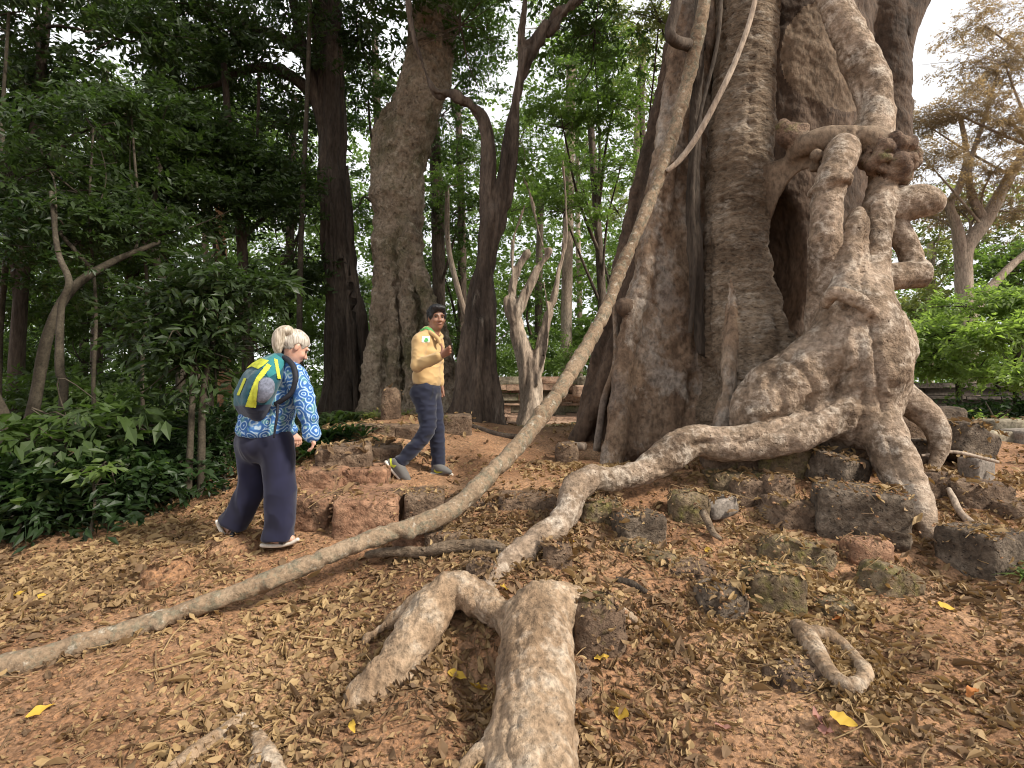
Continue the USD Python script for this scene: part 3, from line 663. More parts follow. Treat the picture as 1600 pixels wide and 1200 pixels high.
def liana():
    f = Field()
    f.chain([W(*r) for r in _pr], 'stem', 0.02, 5)
    for (px, py, d, r) in ((642, 836, 3.74, 7), (742, 766, 4.1, 8), (250, 978, 3.02, 8), (878, 614, 5.0, 7), (842, 642, 4.72, 7), (970, 428, 5.75, 5.5), (420, 914, 3.26, 7), (120, 1004, 2.9, 8), (560, 856, 3.55, 7)):
        f.ball(W(px, py, d, 1)[:3], r / FPX * d, 'stem', 0.05)
    V, F, lab, names = f.mesh(0.014)
    N = vnormals(V, F)
    ring = np.abs(meshkit.noise(np.stack([V @ np.array([0.55, 0.5, 0.66]) * 3.2, 0 * V[:, 0], 0 * V[:, 0]], 1), 4) - 0.5)
    V = V + N * (0.03 * (meshkit.fbm(V * 5, 3, 8) - 0.5) + 0.016 * (meshkit.fbm(V * 22, 2, 9) - 0.5) - 0.012 * np.clip(0.06 - ring, 0, 1) / 0.06)[:, None]
    pole.part('stem', (V, F), M['pole'], normals=vnormals(V, F))
liana()

def vine(rows, mt, label, name='vine', group=None, rough=0.15):
    return single(name, tube([W(*r) for r in rows], 8, 6, rough=rough, seed=len(rows)), mt, label, 'vine', group)
vine([(1205, -150, 5.85, 4), (1180, 0, 5.85, 4), (1152, 88, 5.84, 4.5), (1118, 160, 5.88, 4.5), (1088, 215, 5.95, 5), (1062, 250, 6.0, 4.5), (1042, 268, 6.02, 4)], M['pale_bark'], 'thin pale vine slanting across the upper column')
vine([(1128, -60, 6.3, 3), (1122, 60, 6.2, 3.2), (1092, 190, 6.15, 3), (1082, 300, 6.15, 4), (1086, 420, 6.1, 4), (1078, 520, 6.1, 3.5)], M['dark_bark'], 'thin dark vine hanging in the furrow beside the column')
vine([(960, 470, 6.9, 4), (962, 560, 6.8, 4.5), (945, 620, 6.75, 5.5), (938, 660, 6.7, 6), (932, 705, 6.65, 6)], M['buttress'], 'crooked pale rootlet in the dark gap left of the pale buttress')
vine([(1063, -60, 5.9, 9), (1056, 10, 5.9, 9), (1047, 45, 5.9, 9), (1052, 62, 5.9, 9), (1075, 70, 6.2, 9), (1095, 74, 6.5, 9)], M['brown_bark'], 'bent grey branch stub at the top left of the great trunk')

# ------------------------------------------------------------------ stones
_cube = trimesh.creation.box((2, 2, 2))
for _ in range(4):
    _cube = _cube.subdivide()
_CV, _CF = np.array(_cube.vertices), np.array(_cube.faces)
TOPS = _Z.copy()
def rough_stone(c, half, yaw=0.0, pitch=0.0, roll=0.0, power=7.0, rough=0.10, seed=0, freq=2.2):
    v = _CV / (np.abs(_CV) ** power).sum(1, keepdims=True) ** (1 / power)
    n = meshkit.fbm(v * freq + seed * 3.7, 4, seed) - 0.5
    n2 = meshkit.fbm(v * freq * 4 + seed * 1.3, 3, seed + 1) - 0.5
    v = v * (1 + (n * 2 * rough + n2 * rough * 0.7)[:, None])
    v = v * np.array(half)
    R = trimesh.transformations.euler_matrix(pitch, roll, yaw)[:3, :3]
    v = v @ R.T + np.array(c)
    ix, iy = np.searchsorted(GX, v[:, 0]), np.searchsorted(GY, v[:, 1])
    ok = (ix > 0) & (ix < len(GX)) & (iy > 0) & (iy < len(GY))
    for dx in (0, -1):
        for dy in (0, -1):
            np.maximum.at(TOPS, (ix[ok] + dx, iy[ok] + dy), v[ok, 2])
    return v, _CF

def stone(name, rect, d, label, mt, cat='stone', thick=None, yaw=0.0, pitch=0.0, roll=0.0, power=7.0, rough=0.10, sink=0.05, group=None):
    """A stone whose front fills rect (x0, y0, x1, y1) of the photograph at d metres."""
    x0, y0, x1, y1 = rect
    hx = (x1 - x0) / 2 / FPX * d
    hzz = (y1 - y0) / 2 / FPX * d + sink / 2
    hy = thick / 2 if thick else min(max(hx * 0.7, 0.10), 0.35)
    c = P((x0 + x1) / 2, (y0 + y1) / 2, d); c[1] += hy * 0.8; c[2] -= sink / 2
    global _sn
    _sn += 1
    return single(name, rough_stone(c, (hx, hy, hzz), yaw, pitch, roll, power, rough, _sn), mt, label, cat, group)
_sn = 100
G1 = 'worn laterite blocks of the old steps'
L, LG, LR, MS = M['laterite'], M['laterite_grey'], M['laterite_red'], M['mossy']
stone('step_block', (517, 778, 618, 848), 4.22, 'largest upright block of the lowest step, right of the woman', LR, 'block', 0.75, 0.06, power=12, rough=0.065, group=G1)
stone('step_block', (440, 777, 519, 822), 4.32, 'flat red block of the lowest step beside the woman\'s trouser leg', LR, 'block', 0.75, -0.05, power=12, rough=0.065, group=G1)
stone('step_block', (628, 772, 690, 828), 4.3, 'block of the lowest step just above the leaning liana', L, 'block', 0.4, 0.1, power=12, rough=0.065, group=G1)
stone('step_block', (692, 783, 775, 838), 4.45, 'dark block behind the liana, left of the pair below the long root', L, 'block', 0.4, -0.06, power=12, rough=0.065, group=G1)
stone('step_block', (776, 778, 872, 838), 4.4, 'dark broad block tucked against the end of the long pale root', L, 'block', 0.4, 0.08, power=12, rough=0.065, group=G1)
stone('step_block', (612, 832, 664, 872), 3.93, 'low block half buried under the liana, nearer the woman', LR, 'block', 0.25, 0.1, power=12, rough=0.065, group=G1)
stone('step_block', (664, 834, 740, 866), 3.9, 'low block half buried under the liana, beside the thin grey root', L, 'block', 0.25, -0.1, power=12, rough=0.065, group=G1)
stone('step_block', (486, 698, 572, 738), 5.0, 'long tilted block of the second step by the woman\'s hand', L, 'block', 0.5, 0.25, 0.0, -0.08, power=12, rough=0.065, group=G1)
stone('step_block', (528, 732, 603, 768), 4.9, 'broad block of the second step in front of the man\'s rear shoe', LR, 'block', 0.45, 0.04, power=12, rough=0.065, group=G1)
stone('step_block', (452, 734, 528, 776), 4.72, 'red broken block of the second step beside the woman\'s knee', LR, 'block', 0.4, -0.2, power=12, rough=0.065, group=G1)
stone('step_block', (573, 698, 622, 730), 5.4, 'dark squarish block behind the man\'s rear shoe', L, 'block', 0.4, 0.1, power=12, rough=0.065, group=G1)
stone('step_block', (543, 664, 582, 690), 6.3, 'small block at the left end of the top row of steps', L, 'block', 0.35, 0.0, power=12, rough=0.065, group=G1)
stone('step_block', (583, 664, 618, 690), 6.3, 'small block in the middle of the top row of steps', L, 'block', 0.35, 0.05, power=12, rough=0.065, group=G1)
stone('step_block', (618, 665, 662, 692), 6.3, 'small block of the top row just behind the man\'s legs', L, 'block', 0.35, -0.05, power=12, rough=0.065, group=G1)
stone('step_block', (690, 648, 735, 678), 6.8, 'dark low block between the man and the dark forked tree', L, 'block', 0.4, 0.1, power=12, rough=0.065, group=G1)
stone('earth_mound', (302, 838, 402, 890), 4.0, 'worn red hump of earth under the woman\'s raised foot', M['soil'], 'mound', 0.5, 0.1, power=3, rough=0.1, sink=0.1)
stone('earth_mound', (205, 880, 280, 928), 3.6, 'low red hump of earth on the path left of the liana', M['soil'], 'mound', 0.4, 0.3, power=3, rough=0.1, sink=0.1)
# the bank under the great tree
G2 = 'laterite blocks under the roots of the great tree'
stone('laterite_block', (1298, 768, 1430, 844), 4.05, 'big pitted grey block with a flat top under the stout right root', LG, 'block', 0.42, -0.32, 0.05, 0.04, power=9, rough=0.08, group=G2)
stone('laterite_block', (1516, 834, 1618, 910), 3.7, 'squared grey block at the right edge of the slope', LG, 'block', 0.4, 0.35, power=10, rough=0.06, group=G2)
stone('laterite_block', (1278, 674, 1372, 712), 4.95, 'flat slab right under the fork of the roots', LG, 'block', 0.5, 0.05, power=10, rough=0.06, group=G2)
stone('laterite_block', (1288, 712, 1364, 758), 4.65, 'tilted smooth-topped block below the flat slab', LG, 'block', 0.35, 0.5, 0.25, 0.1, power=8, rough=0.06, group=G2)
stone('laterite_block', (1112, 700, 1196, 748), 4.98, 'left block of the course under the long root', L, 'block', 0.4, 0.02, power=9, rough=0.07, group=G2)
stone('laterite_block', (1190, 694, 1292, 752), 4.9, 'mossy middle block of the course under the long root', MS, 'block', 0.4, -0.05, power=8, rough=0.08, group=G2)
stone('laterite_block', (1380, 652, 1446, 686), 5.35, 'upper block of the stack beneath the bent right root', L, 'block', 0.5, 0.1, power=9, rough=0.07, group=G2)
stone('laterite_block', (1384, 686, 1462, 716), 5.2, 'second block of the stack beneath the bent right root', LG, 'block', 0.5, -0.1, power=9, rough=0.08, group=G2)
stone('laterite_block', (1392, 714, 1470, 748), 5.1, 'lowest block of the stack beneath the bent right root', L, 'block', 0.5, 0.05, power=9, rough=0.07, group=G2)
stone('laterite_block', (1438, 636, 1510, 690), 5.9, 'squarish pitted block behind the bent right root', LG, 'block', 0.6, 0.15, power=8, rough=0.09, group=G2)
stone('laterite_block', (1492, 668, 1562, 720), 5.5, 'smooth block lying tilted right of the bent root', LG, 'block', 0.4, 0.2, 0.0, 0.45, power=7, rough=0.05, group=G2)
stone('laterite_block', (1516, 716, 1556, 752), 5.2, 'small pale squared stone on the right slope', M['pale_stone'], 'block', 0.2, 0.3, power=9, rough=0.05, group=G2)
stone('laterite_block', (1434, 738, 1492, 780), 4.75, 'dark block right of the stout root', L, 'block', 0.35, 0.1, power=8, rough=0.1, group=G2)
stone('laterite_block', (1500, 756, 1586, 806), 4.6, 'dark broken block above the squared grey one', L, 'block', 0.4, -0.1, power=7, rough=0.12, group=G2)
stone('laterite_block', (1572, 788, 1650, 830), 4.4, 'dark block cut by the right edge, over the squared grey one', L, 'block', 0.4, 0.1, power=8, rough=0.1, group=G2)
stone('laterite_block', (1205, 786, 1306, 842), 4.25, 'crumbling block left of the big pitted grey block', L, 'block', 0.4, 0.2, 0.0, 0.2, power=5, rough=0.14, group=G2)
stone('laterite_block', (1110, 738, 1200, 772), 4.75, 'thin mossy slab below the left block of the course', MS, 'block', 0.3, 0.1, power=8, rough=0.08, group=G2)
G3 = 'stones lying on the leafy slope'
stone('boulder', (1150, 750, 1200, 798), 4.55, 'knobbly dark stone below the mossy slab', L, 'stone', 0.25, power=4, rough=0.16, group=G3)
stone('boulder', (1198, 746, 1246, 800), 4.5, 'knobbly dark stone right of its twin below the course', L, 'stone', 0.25, power=4, rough=0.18, group=G3)
stone('boulder', (1052, 770, 1112, 814), 4.35, 'lumpy mossy stone in the middle of the red bank', MS, 'stone', 0.25, power=4, rough=0.14, group=G3)
stone('boulder', (1105, 780, 1156, 800), 4.4, 'flat pale sliver of stone on the red bank', M['pale_stone'], 'stone', 0.14, 0.3, 0.0, -0.25, power=5, rough=0.08, group=G3)
stone('boulder', (966, 806, 1040, 862), 3.95, 'blocky stone with a dark flat top left of the red bank', LG, 'stone', 0.3, 0.15, power=8, rough=0.09, group=G3)
stone('boulder', (905, 782, 972, 835), 4.2, 'mossy block beside the lower bend of the long root', MS, 'stone', 0.3, 0.1, power=7, rough=0.12, group=G3)
stone('boulder', (968, 850, 1022, 892), 3.75, 'bright mossy stone below the blocky dark-topped one', MS, 'stone', 0.25, power=5, rough=0.12, group=G3)
stone('boulder', (1004, 868, 1064, 925), 3.6, 'mossy rounded stone left of the oval one', MS, 'stone', 0.25, power=4, rough=0.12, group=G3)
stone('boulder', (1046, 884, 1128, 938), 3.5, 'oval brown stone in the middle of the slope', L, 'stone', 0.3, power=3, rough=0.08, group=G3)
stone('boulder', (1098, 918, 1176, 998), 3.2, 'round grey-brown stone left of the mossy cracked one', LG, 'stone', 0.3, power=3.2, rough=0.1, group=G3)
stone('boulder', (1178, 895, 1266, 978), 3.25, 'cracked stone with a mossy yellow-green top', MS, 'stone', 0.3, -0.2, power=6, rough=0.11, group=G3)
stone('boulder', (1196, 848, 1312, 895), 3.75, 'long low mossy stone sloping down to the right', MS, 'stone', 0.25, 0.0, 0.0, 0.22, power=4, rough=0.1, group=G3)
stone('boulder', (1290, 945, 1350, 990), 3.2, 'low mossy lump above the looped root', MS, 'stone', 0.25, power=4, rough=0.14, group=G3)
stone('boulder', (1360, 890, 1450, 950), 3.5, 'half buried mossy ridge right of the slope\'s middle', MS, 'stone', 0.25, 0.2, 0.0, 0.3, power=4, rough=0.12, group=G3)
stone('boulder', (850, 852, 894, 912), 3.45, 'upright brown stone beside the end of the long root', L, 'stone', 0.15, 0.1, power=6, rough=0.1, group=G3)
stone('boulder', (728, 878, 772, 925), 3.3, 'small rough stone where the long root dives into the ground', L, 'stone', 0.15, power=4, rough=0.15, group=G3)
stone('boulder', (890, 940, 982, 1040), 2.78, 'dark rounded stone leaning on the thick front root', L, 'stone', 0.25, 0.2, power=2.8, rough=0.14, group=G3)
stone('boulder', (880, 1050, 925, 1120), 2.5, 'small wedge stone at the foot of the thick front root', L, 'stone', 0.15, 0.2, power=4, rough=0.1, group=G3)
stone('boulder', (1215, 1060, 1330, 1150), 2.5, 'dark rough lump half buried below the looped root', L, 'stone', 0.3, 0.3, power=3.5, rough=0.16, sink=0.1, group=G3)
stone('boulder', (104, 1164, 152, 1196), 2.3, 'flat grey stone at the bottom left of the path', M['pale_stone'], 'stone', 0.12, 0.2, power=4, rough=0.08, group=G3)
stone('boulder', (1330, 845, 1400, 880), 3.85, 'brown stone under the big pitted grey block', LR, 'stone', 0.2, 0.0, power=5, rough=0.1, group=G3)
stone('boulder', (868, 692, 905, 722), 6.0, 'rounded stone at the foot of the dark buttress', L, 'stone', 0.2, power=3.5, rough=0.1, group=G3)
stone('carved_stone', (594, 606, 624, 664), 7.4, 'small upright worn stone before the pocked trunk', L, 'stone', 0.2, 0.1, power=3.5, rough=0.14)

# ------------------------------------------------------------------ temple walls far behind
def masonry(name, label, px0, px1, d, courses, mats, seed, yaw=0.0, depth=0.5):
    r = np.random.default_rng(seed)
    a, b = P(px0, 600, d), P(px1, 600, d)
    t = Thing(name, label, 'wall', (0.5 * (a[0] + b[0]), d, hz(0.5 * (a[0] + b[0]), d)))
    Lw = b[0] - a[0]
    for (y0, y1, proud, w) in courses:
        z1, z0 = EYE - (y0 - 600) / FPX * d, EYE - (y1 - 600) / FPX * d
        x = a[0] - r.uniform(0, w * 0.6)
        while x < b[0]:
            ww = w * r.uniform(0.65, 1.4)
            bx = trimesh.creation.box((ww - 0.012, depth, (z1 - z0) - 0.012))
            v = np.array(bx.vertices) + r.normal(0, 0.006, (8, 3))
            v += np.array([x + ww / 2, d + depth / 2 - proud + r.normal(0, 0.008), (z0 + z1) / 2])
            t.part('stone', (v, np.array(bx.faces)), mats[r.integers(len(mats))], smooth=False)
            x += ww
    return t
masonry('temple_wall', 'low moulded reddish stone wall with a coping, behind the pale fluted tree', 630, 1010, 12.8, [
    (588, 600, 0.10, 0.75), (600, 610, 0.16, 0.6), (610, 615, 0.02, 0.8), (615, 626, 0.06, 0.5), (626, 630, 0.0, 0.9), (630, 634, 0.05, 0.8), (634, 645, 0.0, 0.45), (645, 654, 0.02, 0.5)],
    [M['sandstone'], M['sandstone'], M['sandstone_green']], 3)
st = Thing('stone_platform', 'pale flat stone kerb in front of the moulded temple wall', 'kerb', base_at(840, 11.9))
rr_ = np.random.default_rng(4)
for (y0, y1, d, px0, px1) in ((651, 662, 12.0, 700, 960), (661, 670, 11.4, 780, 960)):
    x, xe = P(px0, 0, d)[0], P(px1, 0, d)[0]
    while x < xe:
        w = rr_.uniform(0.8, 1.3)
        b = trimesh.creation.box((w - 0.02, 0.55, (y1 - y0) / FPX * d + 0.1))
        v = np.array(b.vertices) + rr_.normal(0, 0.008, (8, 3)) + np.array([x + w / 2, d + 0.28, EYE - ((y0 + y1) / 2 - 600) / FPX * d - 0.05])
        st.part('slab', (v, np.array(b.faces)), M['sandstone'], smooth=False)
        x += w
masonry('ruined_wall', 'long dark stone wall under the bright green shrubs', 1290, 1800, 12.2, [
    (598, 606, 0.08, 1.2), (606, 618, 0.0, 0.8), (618, 624, 0.06, 1.3), (624, 640, 0.0, 0.8), (640, 668, 0.03, 0.9)], [M['dark_stone']], 5)
G4 = 'fallen temple stones'
for (rc, d, lb, mt) in (((905, 588, 962, 604), 12.0, 'flat fallen lintel left of the dark buttress', M['sandstone_green']), ((898, 602, 955, 618), 11.9, 'lower weathered stone of the fallen heap', M['sandstone']), ((925, 566, 950, 590), 12.2, 'dark upright stone on the fallen heap', M['dark_stone']),
                        ((946, 568, 975, 592), 12.3, 'pale upright stone half hidden by the dark buttress', M['pale_stone']),
                        ((1545, 656, 1640, 676), 7.6, 'long lichened slab at the right edge beneath the shrubs', M['sandstone_green']), ((1535, 674, 1585, 694), 7.2, 'pale squared stone below the lichened slab', M['sandstone_green']), ((1592, 672, 1660, 700), 7.1, 'pale stone cut by the right edge below the lichened slab', M['pale_stone']), ((1560, 662, 1600, 690), 8.2, 'greenish stone in the shade behind the squared one', M['sandstone_green'])):
    stone('fallen_stone', rc, d, lb, mt, 'stone', 0.4, 0.1, power=9, rough=0.05, group=G4)

# ------------------------------------------------------------------ roots in the foreground
def root_thing(name, label, chains, h, mats, amp=0.012, k=0.03, labels={}):
    f = Field()
    for lb, rows, kk in chains:
        f.chain([W(*r) for r in rows], lb, kk, 6)
    V, F, lab, names = f.mesh(h)
    N = vnormals(V, F)
    rid = 0.7 * (0.22 - np.abs(meshkit.noise(V * np.array([14, 9, 9.0]), 3) - 0.5))
    gr = np.abs(meshkit.fbm(V * np.array([26, 7, 10.0]), 2, 6) - 0.5)
    kn = np.abs(meshkit.fbm(V * 7, 2, 16) - 0.5)
    V = V + N * (2 * amp * (meshkit.fbm(V * 8, 4, 2) - 0.5) + amp * rid + amp * 0.8 * (np.clip(gr, 0, 0.16) - 0.09) / 0.16 + amp * 0.55 * (0.12 - np.clip(kn, 0, 0.24)) / 0.12)[:, None]
    t = Thing(name, label, 'root', V[V[:, 2].argmin()])
    split_parts(t, V, F, lab, names, mats, M['root_front'], labels, vnormals(V, F))
    return t
root_thing('surface_root', 'thick pale root standing out at the bottom centre with an arched left branch', [
    ('main_root', [(925, 952, 3.0, 16), (890, 945, 2.95, 30), (845, 965, 2.85, 53), (838, 1010, 2.68, 58), (837, 1080, 2.45, 60), (832, 1150, 2.25, 64), (828, 1230, 2.08, 70), (822, 1320, 1.9, 74)], 0.05),
    ('main_root', [(880, 940, 2.98, 24), (915, 937, 3.02, 17), (950, 945, 3.03, 12), (990, 965, 3.0, 7)], 0.04),
    ('main_root', [(860, 1010, 2.62, 30), (862, 1100, 2.36, 32), (860, 1200, 2.08, 36)], 0.03),
    ('main_root', [(800, 1130, 2.3, 20), (770, 1165, 2.2, 17), (730, 1200, 2.13, 13), (690, 1235, 2.07, 10)], 0.04),
    ('branch', [(805, 975, 2.86, 26), (775, 956, 2.93, 24), (740, 932, 3.02, 27), (705, 922, 3.05, 27), (680, 945, 2.98, 32), (655, 985, 2.85, 33), (620, 1035, 2.72, 33), (580, 1080, 2.62, 32), (540, 1120, 2.55, 28), (500, 1160, 2.48, 22), (460, 1200, 2.42, 16)], 0.04),
    ('branch', [(690, 925, 3.05, 20), (650, 948, 3.02, 16), (610, 972, 3.0, 11), (570, 1000, 2.98, 6)], 0.03)], 0.013, {}, 0.014, labels={'branch': 'arched left branch'})
def on_ground(pts, lift=0.4):
    out = []
    for px, py, d, r in pts:
        g = drop(px, py, d); rr = r / FPX * g[1]
        out.append((800 + g[0] / g[1] * FPX, 600 - (g[2] + rr * lift - EYE) / g[1] * FPX, g[1], r))
    return out
root_thing('surface_root', 'small bare root running out of the bottom left leaves', [('root_body', on_ground([(380, 1125, 2.42, 8), (350, 1146, 2.36, 12), (315, 1174, 2.26, 15), (280, 1203, 2.17, 16), (235, 1245, 2.05, 15)], 0.1), 0.02)], 0.012, {}, 0.008)
root_thing('surface_root', 'forked short root at the bottom, right of the small bare one', [('root_body', on_ground([(392, 1138, 2.38, 7), (406, 1164, 2.28, 13), (425, 1200, 2.18, 16), (440, 1245, 2.06, 16)], 0.15), 0.02), ('root_body', on_ground([(410, 1165, 2.28, 9), (400, 1195, 2.2, 10), (396, 1225, 2.12, 8)], 0.15), 0.02)], 0.012, {}, 0.008)
root_thing('surface_root', 'thin grey-brown root between the liana and the long root', [('root_body', [(575, 866, 3.82, 6), (620, 862, 3.8, 8), (665, 862, 3.75, 9), (690, 856, 3.72, 9), (735, 852, 3.7, 10), (775, 855, 3.62, 9), (800, 868, 3.55, 6)], 0.02)], 0.014, {'root_body': M['column']}, 0.006)
root_thing('looped_root', 'pale root curled into a closed teardrop loop on the right slope', [
    ('root_body', on_ground([(1240, 985, 3.05, 7), (1256, 1005, 2.98, 15), (1272, 1034, 2.9, 15), (1292, 1062, 2.83, 13), (1316, 1084, 2.7, 13), (1340, 1086, 2.66, 13), (1352, 1068, 2.7, 12), (1340, 1044, 2.8, 10), (1318, 1022, 2.88, 10), (1294, 1008, 2.93, 11), (1262, 1003, 2.95, 12)], 1.15), 0.012)], 0.004, {'root_body': M['root_front']}, 0.005)
def stick(rows, label, mt, name='stick'):
    return single(name, tube([W(*r) for r in rows], 8, 5, rough=0.2, seed=len(label)), mt, label, 'stick')
stick([(1098, 800, 4.25, 6), (1106, 815, 4.15, 6), (1114, 832, 4.05, 5), (1126, 842, 3.98, 3)], 'short stub of root poking from the red bank', M['column'])
stick([(1482, 764, 4.6, 4), (1490, 780, 4.5, 5), (1500, 800, 4.4, 5), (1518, 818, 4.3, 6), (1530, 828, 4.25, 4)], 'grey bent root end on the slope right of the stout root', M['pale_bark'])
stick([(1556, 1030, 2.85, 3), (1580, 1038, 2.8, 6), (1620, 1048, 2.75, 7)], 'grey stick at the right edge below the squared block', M['column'])
stick([(962, 906, 3.4, 5), (985, 912, 3.38, 6), (1010, 925, 3.3, 4)], 'short dark stick left of the oval stone', M['dark_bark'])
stick([(1440, 712, 5.0, 2), (1490, 706, 5.05, 3), (1560, 722, 5.0, 2.5)], 'thin pale stick lying across the stones on the right', M['pale_bark'])
stick([(915, 698, 6.2, 6), (890, 697, 6.3, 7), (872, 696, 6.3, 5)], 'pale stick at the foot of the dark buttress', M['pale_bark'])
stick([(690, 660, 7.5, 5), (740, 668, 7.2, 5), (780, 680, 6.9, 5), (820, 682, 6.8, 3)], 'dark thin root creeping right from the forked tree', M['brown_bark'])

# ------------------------------------------------------------------ dead leaves
def leaf_mesh(seed, L=0.075, Wd=0.034, curl=0.9, fold=0.4, nl=5):
    r = np.random.default_rng(seed)
    u = np.linspace(0, 1, nl)
    w = Wd * np.sin(np.pi * np.clip(u * 0.94 + 0.05, 0, 1)) ** 0.8 * (1 - 0.25 * u)
    c = curl * r.uniform(0.5, 1.6) * r.choice([-1, 1], p=[0.3, 0.7])
    ang = np.cumsum(np.full(nl, c / nl)) - c / 2
    x = np.concatenate([[0], np.cumsum(np.cos(ang[:-1]))]); z = np.concatenate([[0], np.cumsum(np.sin(ang[:-1]))])
    s = L / (nl - 1); x, z = x * s - L / 2, z * s
    fo = fold * r.uniform(0.3, 2.0)
    V = []
    for i in range(nl):
        tw = r.normal(0, 0.25)
        for side in (-1, 0, 1):
            V.append((x[i], side * w[i] * math.cos(fo), z[i] + abs(side) * w[i] * math.sin(fo) + side * w[i] * tw + r.normal(0, 0.002)))
    V = np.array(V); V[:, 2] -= V[:, 2].min()
    F = []
    for i in range(nl - 1):
        for k in (0, 1):
            a = i * 3 + k
            F += [(a, a + 3, a + 4), (a, a + 4, a + 1)]
    return V, np.array(F)

def dry(name, ramp, trans=0.15):
    return leafy(name, ramp, trans, 0.75, (1.0, 0.85, 0.5))
M['litter'] = dry('dead_leaf', [(0.0, (0.06, 0.036, 0.02)), (0.18, (0.15, 0.092, 0.047)), (0.34, (0.28, 0.19, 0.09)), (0.55, (0.40, 0.29, 0.15)), (0.78, (0.50, 0.39, 0.225)), (0.9, (0.26, 0.13, 0.08)), (1.0, (0.44, 0.31, 0.09))])
M['yellow_leaf'] = dry('yellow_leaf', [(0.2, (0.42, 0.27, 0.035)), (0.8, (0.55, 0.38, 0.06))], 0.2)
M['orange_leaf'] = dry('orange_leaf', [(0.2, (0.36, 0.13, 0.035)), (0.8, (0.42, 0.19, 0.06))], 0.2)
M['pink_leaf'] = dry('pink_brown_leaf', [(0.2, (0.25, 0.12, 0.095)), (0.8, (0.32, 0.17, 0.13))], 0.1)

def quats(z, yaw, tilt=0.0, r=rng, roll=None):
    """Quaternions (i, j, k, r) that turn +z to the normals z, after a yaw, with a random tilt."""
    n = len(yaw)
    z = z + r.normal(0, tilt, (n, 3)) if np.ndim(tilt) == 0 and tilt else z
    z = z / np.linalg.norm(z, axis=1, keepdims=True)
    # rotation from (0,0,1) to z
    w = 1 + z[:, 2]; q1 = np.stack([-z[:, 1], z[:, 0], 0 * w, w], 1)
    q1[w < 1e-4] = (1, 0, 0, 0)
    q1 /= np.linalg.norm(q1, axis=1, keepdims=True)
    q2 = np.stack([0 * yaw, 0 * yaw, np.sin(yaw / 2), np.cos(yaw / 2)], 1)
    a, b = q1, q2
    v = a[:, 3:] * b[:, :3] + b[:, 3:] * a[:, :3] + np.cross(a[:, :3], b[:, :3])
    s = a[:, 3] * b[:, 3] - (a[:, :3] * b[:, :3]).sum(1)
    return np.concatenate([v, s[:, None]], 1).astype(np.float16)

def scatter(path, protos, mt, pos, q, scale, idx=None, origin=None, r=rng):
    pi = UsdGeom.PointInstancer.Define(stage, path)
    for i, p in enumerate(protos):
        pp = f'{path}/shape_{i + 1:03d}'
        put(pp, p[:2], p[2] if len(p) > 2 else mt, False)
        pi.GetPrototypesRel().AddTarget(pp)
    pos = np.asarray(pos, np.float32)
    if origin is not None:
        pos = pos - np.asarray(origin, np.float32)
    pi.CreatePositionsAttr(Vt.Vec3fArray.FromNumpy(np.ascontiguousarray(pos, np.float32)))
    pi.CreateOrientationsAttr(Vt.QuathArray.FromNumpy(np.ascontiguousarray(q, np.float16)))
    sc = np.repeat(np.asarray(scale, np.float32)[:, None], 3, 1)
    pi.CreateScalesAttr(Vt.Vec3fArray.FromNumpy(np.ascontiguousarray(sc)))
    ids = r.integers(0, len(protos), len(pos)) if idx is None else idx
    pi.CreateProtoIndicesAttr(Vt.IntArray.FromNumpy(np.asarray(ids, np.int32)))
    tag(pi.GetPrim(), kind='stuff')
    return pi

